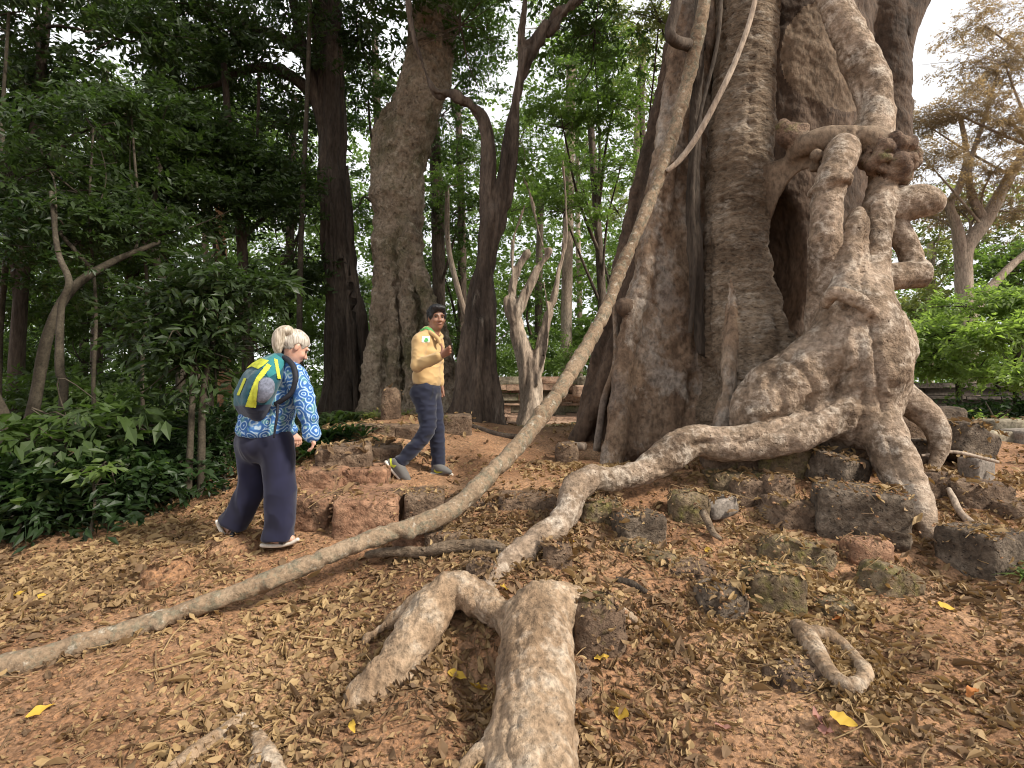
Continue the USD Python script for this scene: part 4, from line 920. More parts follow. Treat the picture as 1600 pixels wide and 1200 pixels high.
TOP = RegularGridInterpolator((GX, GY), TOPS, bounds_error=False, fill_value=0.5)
def normal_at(xy, e=0.03):
    dx = (H(xy + [e, 0]) - H(xy - [e, 0])) / (2 * e); dy = (H(xy + [0, e]) - H(xy - [0, e])) / (2 * e)
    n = np.stack([-dx, -dy, np.ones(len(xy))], 1)
    return n / np.linalg.norm(n, axis=1, keepdims=True)
def in_view_ground(n, d0, d1, r=rng, power=1.0):
    y = d0 + (d1 - d0) * r.random(n) ** power
    px = r.uniform(-250, 1850, n)
    return np.stack([(px - 800) / FPX * y, y], 1)
def litter():
    xy = np.vstack([in_view_ground(56000, 1.75, 6.0, power=0.85), in_view_ground(22000, 5.5, 12.0)])
    keep = rng.random(len(xy)) < _litter_weight(xy[:, 0], xy[:, 1]) * np.clip(xy[:, 1] / 3.2, 0.55, 1)
    xy = xy[keep]
    z = TOP(xy); n = normal_at(xy)
    up = z - H(xy)
    step = (up > 0.5) | ((up > 0.04) & (rng.random(len(xy)) < 0.6))
    xy, z, n = xy[~step], z[~step], n[~step]
    protos = [leaf_mesh(i, L=l, Wd=l * w, curl=c, fold=0.7) for i, (l, w, c) in enumerate([(0.075, 0.27, 1.4), (0.055, 0.3, 2.0), (0.09, 0.25, 1.0), (0.06, 0.24, 2.8), (0.08, 0.29, 1.7), (0.05, 0.33, 1.3), (0.105, 0.24, 0.9), (0.07, 0.27, 3.2)])]
    sc = np.clip(np.exp(rng.normal(-0.22, 0.32, len(xy))), 0.35, 1.7) * np.clip(0.75 + xy[:, 1] * 0.06, 0.8, 1.4)
    scatter('/World/leaf_litter', protos, M['litter'], np.column_stack([xy, z + 0.003]), quats(n, rng.uniform(0, 6.28, len(xy)), 0.5), sc)
    tag(stage.GetPrimAtPath('/World/leaf_litter'), 'carpet of curled tan dead leaves over the red ground', 'leaf litter')
    # drifts of leaves against roots and stones
    b = np.vstack(BANK)
    b = b[(b[:, 1] > 1.7)]
    b = b[rng.choice(len(b), min(7000, len(b)), replace=False)][:, :2] + rng.normal(0, 0.045, (min(7000, len(b)), 2))
    zt, zh = TOP(b), H(b)
    b = b[zt - zh < 0.12]
    scatter('/World/leaf_drifts', protos, M['litter'], np.column_stack([b, H(b) + rng.uniform(0.002, 0.03, len(b))]), quats(normal_at(b), rng.uniform(0, 6.28, len(b)), 0.6), rng.uniform(0.5, 1.0, len(b)))
    tag(stage.GetPrimAtPath('/World/leaf_drifts'), 'drifts of dead leaves banked against roots and stones', 'leaf litter')
    # crumbs: scraps of leaf, twig ends and grit
    xy = in_view_ground(16000, 1.75, 4.6, power=1.0)
    protos = []
    for i in range(4):
        protos.append(leaf_mesh(40 + i, L=0.022, Wd=0.008, curl=1.5, nl=3))
    for i in range(3):
        ico = trimesh.creation.icosphere(1, 0.007); v = np.array(ico.vertices) * (1 + rng.normal(0, 0.25, (len(ico.vertices), 1))) * [1.3, 1, 0.7]
        protos.append((v, np.array(ico.faces), M['soil']))
    for i in range(2):
        protos.append(tube([(-0.05, 0, 0.003, 0.002), (0, 0.006 * (i * 2 - 1), 0.005, 0.002), (0.05, 0, 0.003, 0.0015)], 5, 2))
    for i in range(2):
        protos.append(tube([(-0.14, 0.02, 0.004, 0.003), (-0.04, 0, 0.01, 0.003), (0.05, 0.012 * (i * 2 - 1), 0.008, 0.0025), (0.13, -0.01, 0.004, 0.0015)], 5, 3))
    z = TOP(xy)
    scatter('/World/ground_debris', protos, M['litter'], np.column_stack([xy, z + 0.002]), quats(normal_at(xy), rng.uniform(0, 6.28, len(xy)), 0.25), rng.uniform(0.6, 1.5, len(xy)), idx=rng.choice(11, len(xy), p=[0.16] * 4 + [0.1] * 3 + [0.025] * 2 + [0.005] * 2))
    tag(stage.GetPrimAtPath('/World/ground_debris'), 'scraps of leaf, twigs and red grit on the soil', 'debris')
litter()
for i, (px, py, d, L, c, lb) in enumerate([
    (24, 937, 3.6, .10, 'yellow', 'long yellow leaf at the left edge of the path'), (69, 938, 3.6, .08, 'yellow', 'yellow leaf on the path just right of the leftmost one'), (64, 1120, 2.5, .10, 'yellow', 'broad yellow-brown leaf in the bottom left corner'),
    (790, 925, 3.15, .085, 'yellow', 'bright yellow leaf behind the arch of the front root'), (891, 850, 3.6, .07, 'yellow', 'small yellow leaf beside the upright brown stone'), (552, 1146, 2.35, .07, 'yellow', 'yellow leaf on the bare red patch near the bottom'),
    (746, 1083, 2.5, .10, 'yellow', 'yellow leaf standing in the hollow beside the thick front root'), (714, 1065, 2.55, .10, 'yellow', 'folded olive-yellow leaf in the hollow under the arch'), (975, 1130, 2.4, .10, 'yellow', 'curled bright yellow leaf right of the thick front root'),
    (940, 1034, 2.75, .08, 'yellow', 'yellowish leaf below the dark rounded stone'), (1107, 866, 3.75, .09, 'yellow', 'bright yellow leaf above the oval stone'), (1478, 955, 3.25, .09, 'yellow', 'curved yellow leaf on the right slope'),
    (1520, 1096, 2.6, .09, 'orange', 'orange leaf at the bottom right'), (1310, 975, 3.05, .08, 'orange', 'rust-red leaf above the looped root'), (1318, 1136, 2.45, .10, 'yellow', 'narrow yellow leaf standing up below the looped root'),
    (1390, 878, 3.8, .08, 'orange', 'orange leaf under the big pitted grey block'), (1293, 1154, 2.35, .08, 'pink', 'pinkish leaf lying flat at the bottom right'), (1274, 1130, 2.45, .09, 'pink', 'larger pink-brown leaf just above the flat pinkish one'),
    (1129, 1145, 2.35, .07, 'pink', 'pink-brown leaf alone between the front root and the looped root'), (1348, 733, 4.75, .11, 'orange', 'orange leaf between the stout root and the bent root')]):
    g = drop(px, py, d)
    v, f = leaf_mesh(200 + i, L=L, Wd=L * 0.3, curl=0.8, fold=0.35, nl=8)
    R = trimesh.transformations.euler_matrix(rng.uniform(0.1, 0.5), rng.uniform(-0.35, 0.35), rng.uniform(0, 6.28))[:3, :3]
    v = v @ R.T; v[:, 2] -= v[:, 2].min()
    single('fallen_leaf', (v + g + [0, 0, 0.012], f), M[c + '_leaf'], lb, 'leaf', 'bright fallen leaves')
# ------------------------------------------------------------------ foliage
def blade(L, w, fold, droop):
    m = 0.45 * L
    return np.array([(0, 0, 0), (m, 0, -fold * w), (m, w, 0), (m, -w, 0), (L, 0, -droop * L)]), np.array([(0, 1, 2), (1, 4, 2), (0, 3, 1), (1, 3, 4)])
def spray(seed, n=28, size=0.45, L=0.09, w=0.02, flat=0.5, two=True, twig=0.004):
    """A leafy twig along +x: leaves on both sides of the main twig and of a few side twigs."""
    r = np.random.default_rng(seed)
    ms = [tube([(0, 0, 0, twig), (size * 0.5, 0, size * 0.06, twig * 0.7), (size, 0, -0.02, twig * 0.3)], 3, 2, cap=False)]
    sides = [(0.0, 0.0, size)] + [(r.uniform(0.1, 0.7) * size, r.choice([-1, 1]) * r.uniform(0.5, 1.1), size * r.uniform(0.35, 0.6)) for _ in range(4)]
    for k in range(n):
        x0, a, l = sides[k % len(sides)]
        t = r.uniform(0.12, 1.0) * l
        c = np.array([x0 + t * math.cos(a), t * math.sin(a), size * 0.06 - 0.06 * t + r.normal(0, 0.02)])
        v, f = blade(L * r.uniform(0.65, 1.25), w * r.uniform(0.75, 1.2), r.uniform(0.1, 0.5), r.uniform(0, 0.35))
        yaw = a + r.choice([-1, 1]) * r.uniform(0.3, 1.3)
        R = trimesh.transformations.euler_matrix(r.normal(0, flat), r.normal(0.15, flat * 0.7), yaw)[:3, :3]
        ms.append((v @ R.T + c, f))
    return cat_meshes(ms)
SPRAY = [spray(i, 30, 0.5, 0.095, 0.021, 0.55) for i in range(4)]
FINE = [spray(10 + i, 46, 0.55, 0.06, 0.013, 0.3) for i in range(4)]
BROAD = [spray(20 + i, 11, 0.4, 0.15, 0.034, 0.4) for i in range(4)]
FAR = [spray(30 + i, 26, 0.7, 0.14, 0.034, 0.6) for i in range(3)]
def rosette(seed, n=12, L=0.4, w=0.02):
    r = np.random.default_rng(seed); ms = []
    for k in range(n):
        a = k / n * 6.28 + r.uniform(-0.3, 0.3); e = r.uniform(0.35, 1.2); l = L * r.uniform(0.6, 1.1)
        pts = []
        for t in np.linspace(0, 1, 5):
            rad = l * (t * math.cos(e) + 0.25 * t * t); zz = l * (t * math.sin(e) - 0.55 * t * t)
            pts.append((rad, zz, w * math.sin(math.pi * (0.12 + 0.86 * t))))
        V = []
        for rad, zz, ww in pts:
            V += [(rad * math.cos(a) - s * ww * math.sin(a), rad * math.sin(a) + s * ww * math.cos(a), zz) for s in (-1, 1)]
        F = []
        for i in range(4):
            b = 2 * i
            F += [(b, b + 2, b + 3), (b, b + 3, b + 1)]
        ms.append((np.array(V), np.array(F)))
    return cat_meshes(ms)
STRAP = [rosette(i, 12, 0.42, 0.018) for i in range(3)]

LV = {
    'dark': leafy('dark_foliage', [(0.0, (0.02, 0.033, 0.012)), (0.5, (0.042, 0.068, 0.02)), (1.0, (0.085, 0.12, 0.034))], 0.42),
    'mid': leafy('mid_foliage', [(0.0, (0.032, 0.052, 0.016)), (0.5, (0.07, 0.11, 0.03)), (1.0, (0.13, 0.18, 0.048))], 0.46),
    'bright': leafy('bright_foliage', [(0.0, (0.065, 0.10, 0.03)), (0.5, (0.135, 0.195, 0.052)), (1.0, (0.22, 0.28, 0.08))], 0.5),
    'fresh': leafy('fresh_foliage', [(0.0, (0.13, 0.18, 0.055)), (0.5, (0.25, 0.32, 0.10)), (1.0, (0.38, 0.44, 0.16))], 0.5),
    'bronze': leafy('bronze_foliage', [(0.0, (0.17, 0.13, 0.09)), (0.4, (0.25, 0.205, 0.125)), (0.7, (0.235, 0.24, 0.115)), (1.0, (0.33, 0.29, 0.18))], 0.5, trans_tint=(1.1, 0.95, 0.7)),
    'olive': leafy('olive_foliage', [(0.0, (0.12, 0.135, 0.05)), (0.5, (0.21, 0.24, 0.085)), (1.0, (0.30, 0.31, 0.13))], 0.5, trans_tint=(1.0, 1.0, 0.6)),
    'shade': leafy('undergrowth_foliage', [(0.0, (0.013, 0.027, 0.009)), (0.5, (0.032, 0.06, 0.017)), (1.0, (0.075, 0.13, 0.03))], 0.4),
}

def clump_points(c, rad, n, r, gate=0.47, freq=1.0, seed=0):
    """n points in an uneven ball: thick towards the shell, with holes where the noise says so."""
    out = []
    c, rad = np.array(c), np.array(rad)
    got = 0
    for _ in range(12):
        d = r.normal(size=(n * 2, 3)); d /= np.linalg.norm(d, axis=1, keepdims=True)
        p = c + d * (r.random((len(d), 1)) ** 0.45) * rad
        p = p[meshkit.fbm(p * freq + 31, 2, seed) > gate]
        out.append(p); got += len(p)
        if got >= n:
            break
    return np.vstack(out)[:n]

def crown(path_parent, origin, clumps, mt, protos, seed, gate=0.47, freq=1.0, scale=(0.8, 1.35), droop=0.2, name='crown'):
    r = np.random.default_rng(seed)
    pos = np.vstack([clump_points(P(px, py, d), rad, int(n * (1.35 if px < 720 and d > 7 else 1.0)), r, gate, freq, seed) for (px, py, d, rad, n) in clumps])
    pos = pos[pos[:, 2] > H(pos[:, :2]) + 0.05]
    n = len(pos)
    z = np.stack([r.normal(0, 0.45, n), r.normal(0, 0.45, n), np.ones(n)], 1)
    path = numbered(path_parent + '/' + name)
    scatter(path, protos, mt, pos, quats(z, r.uniform(0, 6.28, n)), r.uniform(*scale, n), origin=origin, r=r)
    return path, pos

def tree(name, label, trunk, bark, clumps, leaf, protos, seed, cat='tree', group=None, limbs=(), rough=0.12, flute=0.0, nfl=6, sides=14, auto=True, gate=0.47, freq=1.0, scale=(0.8, 1.35), twigs=14, limb_r=0.35, field=None, mats=None, labels={}):
    """trunk: rows (px, py, d, rpx) from the ground up, or a Field; clumps: (px, py, d, radii, number of leafy twigs)."""
    r = np.random.default_rng(seed)
    tr = np.array([W(*k) for k in trunk])
    base = (tr[0][0], tr[0][1], hz(tr[0][0], tr[0][1]))
    t = Thing(name, label, cat, base, group)
    if field is not None:
        V, F, lab, names = field
        split_parts(t, V, F, lab, names, mats or {}, bark, labels)
    else:
        if tr[0][2] > base[2] - 0.05:
            low = tr[0].copy(); low[2] = base[2] - 0.15; low[3] *= 1.2
            tr = np.vstack([low, tr])
        t.part('trunk', tube(tr, sides, 6, rough, flute, nfl, seed, freq=4), bark)
    for rows in limbs:
        t.part('limb', tube([W(*k) for k in rows], 8, 5, rough, seed=seed, freq=5), bark)
    ct = catmull(tr, 6)
    tw = []
    for (px, py, d, rad, n) in clumps:
        c = P(px, py, d)
        if auto:
            ok = ct[ct[:, 2] < c[2] - 0.15 * np.linalg.norm(ct[:, :2] - c[:2], axis=1)]
            s = ok[-1] if len(ok) else ct[len(ct) // 2]
            if len(ok) > 3:
                s = ok[r.integers(max(len(ok) * 2 // 3, 1), len(ok))]
            rr = min(s[3] * 0.6, 0.02 + 0.03 * np.mean(rad)) if limb_r else 0.02
            mid = 0.5 * (s[:3] + c) + r.normal(0, 0.18, 3) + [0, 0, 0.12]
            t.part('limb', tube([(*s[:3], rr), (*mid, rr * 0.7), (*c, rr * 0.35)], 6, 6, 0.15, seed=seed), bark)
        for k in range(twigs):
            e = c + r.normal(0, 0.5, 3) * np.array(rad)
            m = 0.5 * (c + e) + r.normal(0, 0.1, 3)
            tw.append(tube([(*c, 0.014), (*m, 0.009), (*e, 0.003)], 4, 3, cap=False))
    if tw:
        t.part('twigs', cat_meshes(tw), bark, kind='stuff')
    if clumps:
        p, _ = crown(t.path, t.o, clumps, LV[leaf], protos, seed, gate, freq, scale)
    return t

def soft_trunk(chains, h, amp, freq, zs, seed, carve=(), ridge=0.0, pock=0.0):
    f = Field()
    for lb, rows, k in chains:
        f.chain([W(*q) for q in rows], lb, k, 4)
    for c in carve:
        f.ball(P(*c[:3]), c[3], 'c', 0.05, 's')
    V, F, lab, names = f.mesh(h)
    N = vnormals(V, F)
    fl = np.abs(meshkit.noise(V * np.array([5, 5, 0.45]), seed + 3) - 0.5)
    fl2 = np.abs(meshkit.noise(V * np.array([11, 11, 0.9]), seed + 5) - 0.5)
    V = V + N * (2 * amp * (meshkit.fbm(V * np.array([freq, freq, freq * zs]), 4, seed) - 0.5) - ridge * np.clip(0.2 - fl, 0, 1) / 0.2 - 0.5 * ridge * np.clip(0.16 - fl2, 0, 1) / 0.16 + pock * (meshkit.fbm(V * np.array([11, 11, 9.0]), 2, seed + 8) - 0.5))[:, None]
    return V, F, lab, names

# the great tree's own crown, high above the view
crown(BIG.path, BIG.o, [(1250, -620, 7.5, (3.2, 2.8, 1.3), 300), (950, -560, 7.5, (2.2, 2.2, 1.1), 170), (1550, -600, 7.5, (2.2, 2.2, 1.1), 170), (1250, -700, 5.2, (2.4, 1.6, 1.0), 150)], LV['mid'], FAR, 400, 0.42, 0.6, (1.0, 1.8))

# tall dark trunk left of the centre
_t1 = soft_trunk([('trunk', [(548, 665, 10, 46), (545, 600, 10, 38), (538, 500, 10, 30), (528, 380, 10, 26), (518, 200, 10, 25), (512, 50, 10, 24), (508, -150, 10, 22), (500, -420, 10, 16)], 0.12),
    ('aerial_root', [(512, 655, 9.7, 10), (520, 560, 9.6, 8), (522, 440, 9.65, 7), (520, 320, 9.7, 6)], 0.05), ('aerial_root#2', [(590, 660, 9.6, 12), (576, 590, 9.6, 9), (565, 500, 9.6, 8), (552, 400, 9.65, 7), (540, 260, 9.7, 5)], 0.05),
    ('aerial_root#3', [(556, 665, 9.4, 10), (552, 580, 9.45, 7), (548, 500, 9.5, 6), (536, 400, 9.65, 5)], 0.04), ('buttress', [(608, 668, 9.8, 12), (590, 640, 9.8, 14), (570, 590, 9.9, 14)], 0.1), ('buttress', [(490, 668, 9.8, 10), (512, 630, 9.9, 14), (528, 580, 10, 14)], 0.1)],
    0.04, 0.05, 3.0, 0.3, 11, ridge=0.075)
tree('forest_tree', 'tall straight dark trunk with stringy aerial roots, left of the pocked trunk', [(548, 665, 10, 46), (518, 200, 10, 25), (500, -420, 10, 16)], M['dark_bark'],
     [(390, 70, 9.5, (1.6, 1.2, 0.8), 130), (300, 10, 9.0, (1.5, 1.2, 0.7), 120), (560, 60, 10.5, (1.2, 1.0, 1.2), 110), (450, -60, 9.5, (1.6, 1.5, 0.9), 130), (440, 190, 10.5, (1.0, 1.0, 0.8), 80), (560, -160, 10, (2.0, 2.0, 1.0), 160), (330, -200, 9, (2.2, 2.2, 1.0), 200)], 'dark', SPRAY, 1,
     limbs=[[(512, 185, 10, 10), (470, 130, 9.8, 9), (420, 106, 9.6, 8), (375, 112, 9.5, 6), (340, 132, 9.4, 4), (300, 140, 9.3, 2)], [(508, 110, 10, 9), (440, 60, 9.7, 8), (385, 40, 9.5, 6), (325, 5, 9.3, 4)], [(520, 260, 10, 9), (500, 180, 9.9, 9), (478, 90, 9.8, 8), (462, 20, 9.7, 7), (440, -80, 9.6, 5)], [(405, 112, 9.55, 3), (404, 160, 9.5, 2.5), (402, 215, 9.5, 2)]], field=_t1, auto=False)
# the pale pocked trunk
_t2 = soft_trunk([('trunk', [(640, 680, 9.5, 84), (636, 620, 9.5, 62), (627, 540, 9.5, 49), (622, 450, 9.5, 40), (623, 330, 9.5, 37), (633, 235, 9.5, 38), (655, 160, 9.5, 36), (672, 90, 9.6, 36), (680, 0, 9.7, 34), (686, -200, 9.8, 30), (690, -500, 10, 22)], 0.15),
    ('trunk', [(612, 300, 9.5, 32), (600, 225, 9.5, 20), (600, 190, 9.5, 10), (606, 165, 9.5, 5)], 0.2),
    ('buttress', [(640, 360, 9.1, 10), (660, 440, 9.0, 13), (682, 520, 8.95, 16), (700, 590, 8.85, 19), (715, 665, 8.75, 24)], 0.04), ('buttress#2', [(628, 380, 9.0, 9), (636, 470, 8.92, 13), (645, 560, 8.8, 16), (654, 670, 8.65, 22)], 0.04), ('buttress#3', [(592, 430, 9.2, 9), (586, 540, 9.0, 14), (576, 670, 8.8, 24)], 0.05), ('buttress#4', [(612, 440, 9.0, 6), (616, 540, 8.9, 10), (612, 670, 8.7, 18)], 0.04)],
    0.034, 0.07, 3.2, 0.8, 12, carve=[(664, 30, 9.25, 0.13)], ridge=0.012, pock=0.11)
tree('forest_tree', 'thick pale pocked trunk with buttress feet behind the man', [(640, 680, 9.5, 84), (622, 330, 9.5, 42), (690, -500, 10, 22)], M['pocked'],
     [(700, -250, 10, (2.2, 2.0, 1.0), 150), (620, -330, 10, (2.5, 2, 1), 150)], 'mid', SPRAY, 2, field=_t2, auto=False, labels={'buttress': 'right buttress foot'})
# the dark forked tree
_t3 = soft_trunk([('trunk', [(738, 672, 8, 46), (738, 620, 8, 38), (742, 560, 8, 31), (752, 470, 8, 25), (762, 390, 8, 22), (770, 340, 8, 21)], 0.08),
    ('root', [(774, 670, 7.8, 14), (768, 600, 7.8, 11), (766, 500, 7.85, 9), (768, 400, 7.9, 8)], 0.03), ('root#2', [(700, 668, 7.9, 14), (716, 610, 7.85, 12), (734, 530, 7.9, 11), (748, 450, 7.95, 9)], 0.03), ('root#3', [(742, 672, 7.6, 14), (744, 600, 7.65, 11), (750, 500, 7.75, 8)], 0.03), ('root#4', [(796, 690, 7.7, 8), (782, 655, 7.75, 10), (772, 590, 7.8, 9)], 0.03),
    ('limb', [(766, 370, 8, 15), (762, 300, 7.95, 12.5), (762, 235, 7.9, 12), (755, 190, 7.85, 11.5), (735, 165, 7.8, 11), (708, 150, 7.75, 10.5), (680, 142, 7.7, 10), (664, 110, 7.7, 8.5), (650, 60, 7.7, 8), (637, 0, 7.7, 7.5), (625, -80, 7.7, 6)], 0.05),
    ('limb#2', [(774, 350, 8, 17), (790, 290, 8, 15), (800, 220, 8, 14), (808, 150, 8, 13), (820, 95, 8, 14), (850, 50, 8, 12), (885, 15, 8, 11), (925, -30, 8, 9), (980, -110, 8, 7)], 0.05), ('limb#3', [(815, 120, 8, 8), (813, 60, 7.95, 7), (820, 0, 7.9, 6), (826, -90, 7.9, 5)], 0.05)],
    0.03, 0.045, 4.0, 0.3, 13, ridge=0.065)
tree('forest_tree', 'dark ribbed tree that forks into a crooked left limb and a straight right limb', [(738, 660, 8, 40), (762, 390, 8, 22), (808, 150, 8, 13), (980, -110, 8, 7)], M['brown_bark'],
     [(720, 40, 9.0, (0.9, 0.8, 0.8), 60), (930, 40, 9, (1.1, 1.0, 0.8), 70), (980, -80, 8.5, (1.4, 1.2, 0.8), 90), (600, -60, 8.3, (1.2, 1.2, 0.7), 80), (830, -140, 8.5, (1.6, 1.4, 0.8), 110)], 'mid', SPRAY, 3, field=_t3, auto=False)
# pale fluted tree before the wall
_t4 = soft_trunk([('trunk', [(828, 668, 11.4, 24), (830, 620, 11.5, 20), (826, 580, 11.5, 17), (814, 535, 11.5, 14), (802, 495, 11.5, 13), (797, 470, 11.5, 12)], 0.06),
    ('stem', [(797, 480, 11.5, 9), (801, 445, 11.5, 8), (812, 415, 11.5, 8), (822, 396, 11.5, 8)], 0.04), ('stem#2', [(804, 500, 11.4, 9), (826, 450, 11.4, 8), (845, 415, 11.4, 7), (858, 392, 11.4, 7)], 0.04),
    ('stem#3', [(834, 590, 11.4, 10), (846, 530, 11.4, 8), (864, 470, 11.4, 8), (872, 430, 11.4, 7), (880, 390, 11.4, 6), (884, 320, 11.4, 3.5), (880, 250, 11.4, 3)], 0.04), ('stem#4', [(852, 400, 11.4, 4), (842, 360, 11.4, 3.5), (830, 310, 11.4, 3), (815, 270, 11.4, 2)], 0.03),
    ('stem#5', [(838, 600, 11.3, 5), (852, 560, 11.3, 4), (856, 500, 11.3, 3.5), (850, 440, 11.3, 3)], 0.03), ('stem#6', [(800, 450, 11.4, 4), (802, 380, 11.4, 3), (820, 320, 11.4, 2.5)], 0.03)],
    0.035, 0.03, 5.0, 0.25, 14, ridge=0.05)
tree('forest_tree', 'small pale fluted tree with cut stems, standing before the stone wall', [(828, 668, 11.4, 24), (802, 495, 11.5, 13), (797, 470, 11.5, 12)], M['pale_bark'], [(820, 250, 11.5, (0.6, 0.5, 0.5), 25)], 'bright', SPRAY, 4, field=_t4, auto=False, twigs=4)
# straight trunks farther back
tree('forest_tree', 'straight grey-brown trunk rising behind the stone wall', [(884, 640, 18, 10), (885, 500, 18, 9), (887, 380, 18, 8.5), (890, 250, 18, 8), (893, 60, 18, 7)], M['pale_bark'], [(900, 120, 18, (2.2, 1.5, 1.6), 90), (870, 40, 18, (2.2, 1.5, 1.6), 90)], 'bright', FAR, 5)
tree('forest_tree', 'thin straight trunk right of the grey-brown one', [(908, 640, 24, 5), (906, 500, 24, 4.5), (903, 360, 24, 4), (902, 200, 24, 3.5)], M['pale_bark'], [(905, 190, 24, (2.5, 2, 2.0), 70)], 'mid', FAR, 6)
tree('forest_tree', 'tall pale far trunk seen just left of the great buttress', [(975, 645, 22, 9), (984, 500, 22, 8), (992, 350, 22, 7.5), (998, 200, 22, 7), (1005, 60, 22, 6)], M['pale_bark'], [(1010, 150, 22, (2.0, 1.5, 2.0), 60), (980, 60, 22, (2.5, 2, 2), 60)], 'olive', FAR, 7)
tree('forest_tree', 'grey trunk between the pocked trunk and the dark forked tree', [(690, 640, 15, 12), (686, 480, 15, 10), (684, 340, 15, 10), (680, 240, 15, 9), (676, 100, 15, 8)], M['brown_bark'], [(690, 180, 15, (1.4, 1.2, 1.2), 70), (720, 330, 14, (0.8, 0.8, 0.8), 40)], 'mid', SPRAY, 8)
tree('forest_tree', 'leaning thin pale stem beside the pocked trunk', [(752, 590, 13, 5), (735, 520, 13, 5), (715, 450, 13, 4.5), (700, 380, 13, 4), (698, 300, 13, 3)], M['pale_bark'], [(700, 290, 13, (0.7, 0.6, 0.5), 25)], 'bright', SPRAY, 9, twigs=4)
tree('forest_tree', 'trunk with peeling rust-orange bark deep in the left forest', [(352, 640, 14, 11), (350, 530, 14, 9), (347, 430, 14, 8), (344, 300, 14, 7)], M['rust_bark'], [(350, 290, 14, (1.8, 1.2, 1.2), 90)], 'mid', SPRAY, 10)
tree('forest_tree', 'paler slim trunk just left of the rust-orange one', [(328, 640, 14.5, 6), (326, 520, 14.5, 5), (322, 420, 14.5, 4.5), (318, 300, 14.5, 4)], M['pale_bark'], [(300, 310, 14.5, (1.4, 1.2, 1.0), 70)], 'bright', SPRAY, 11)

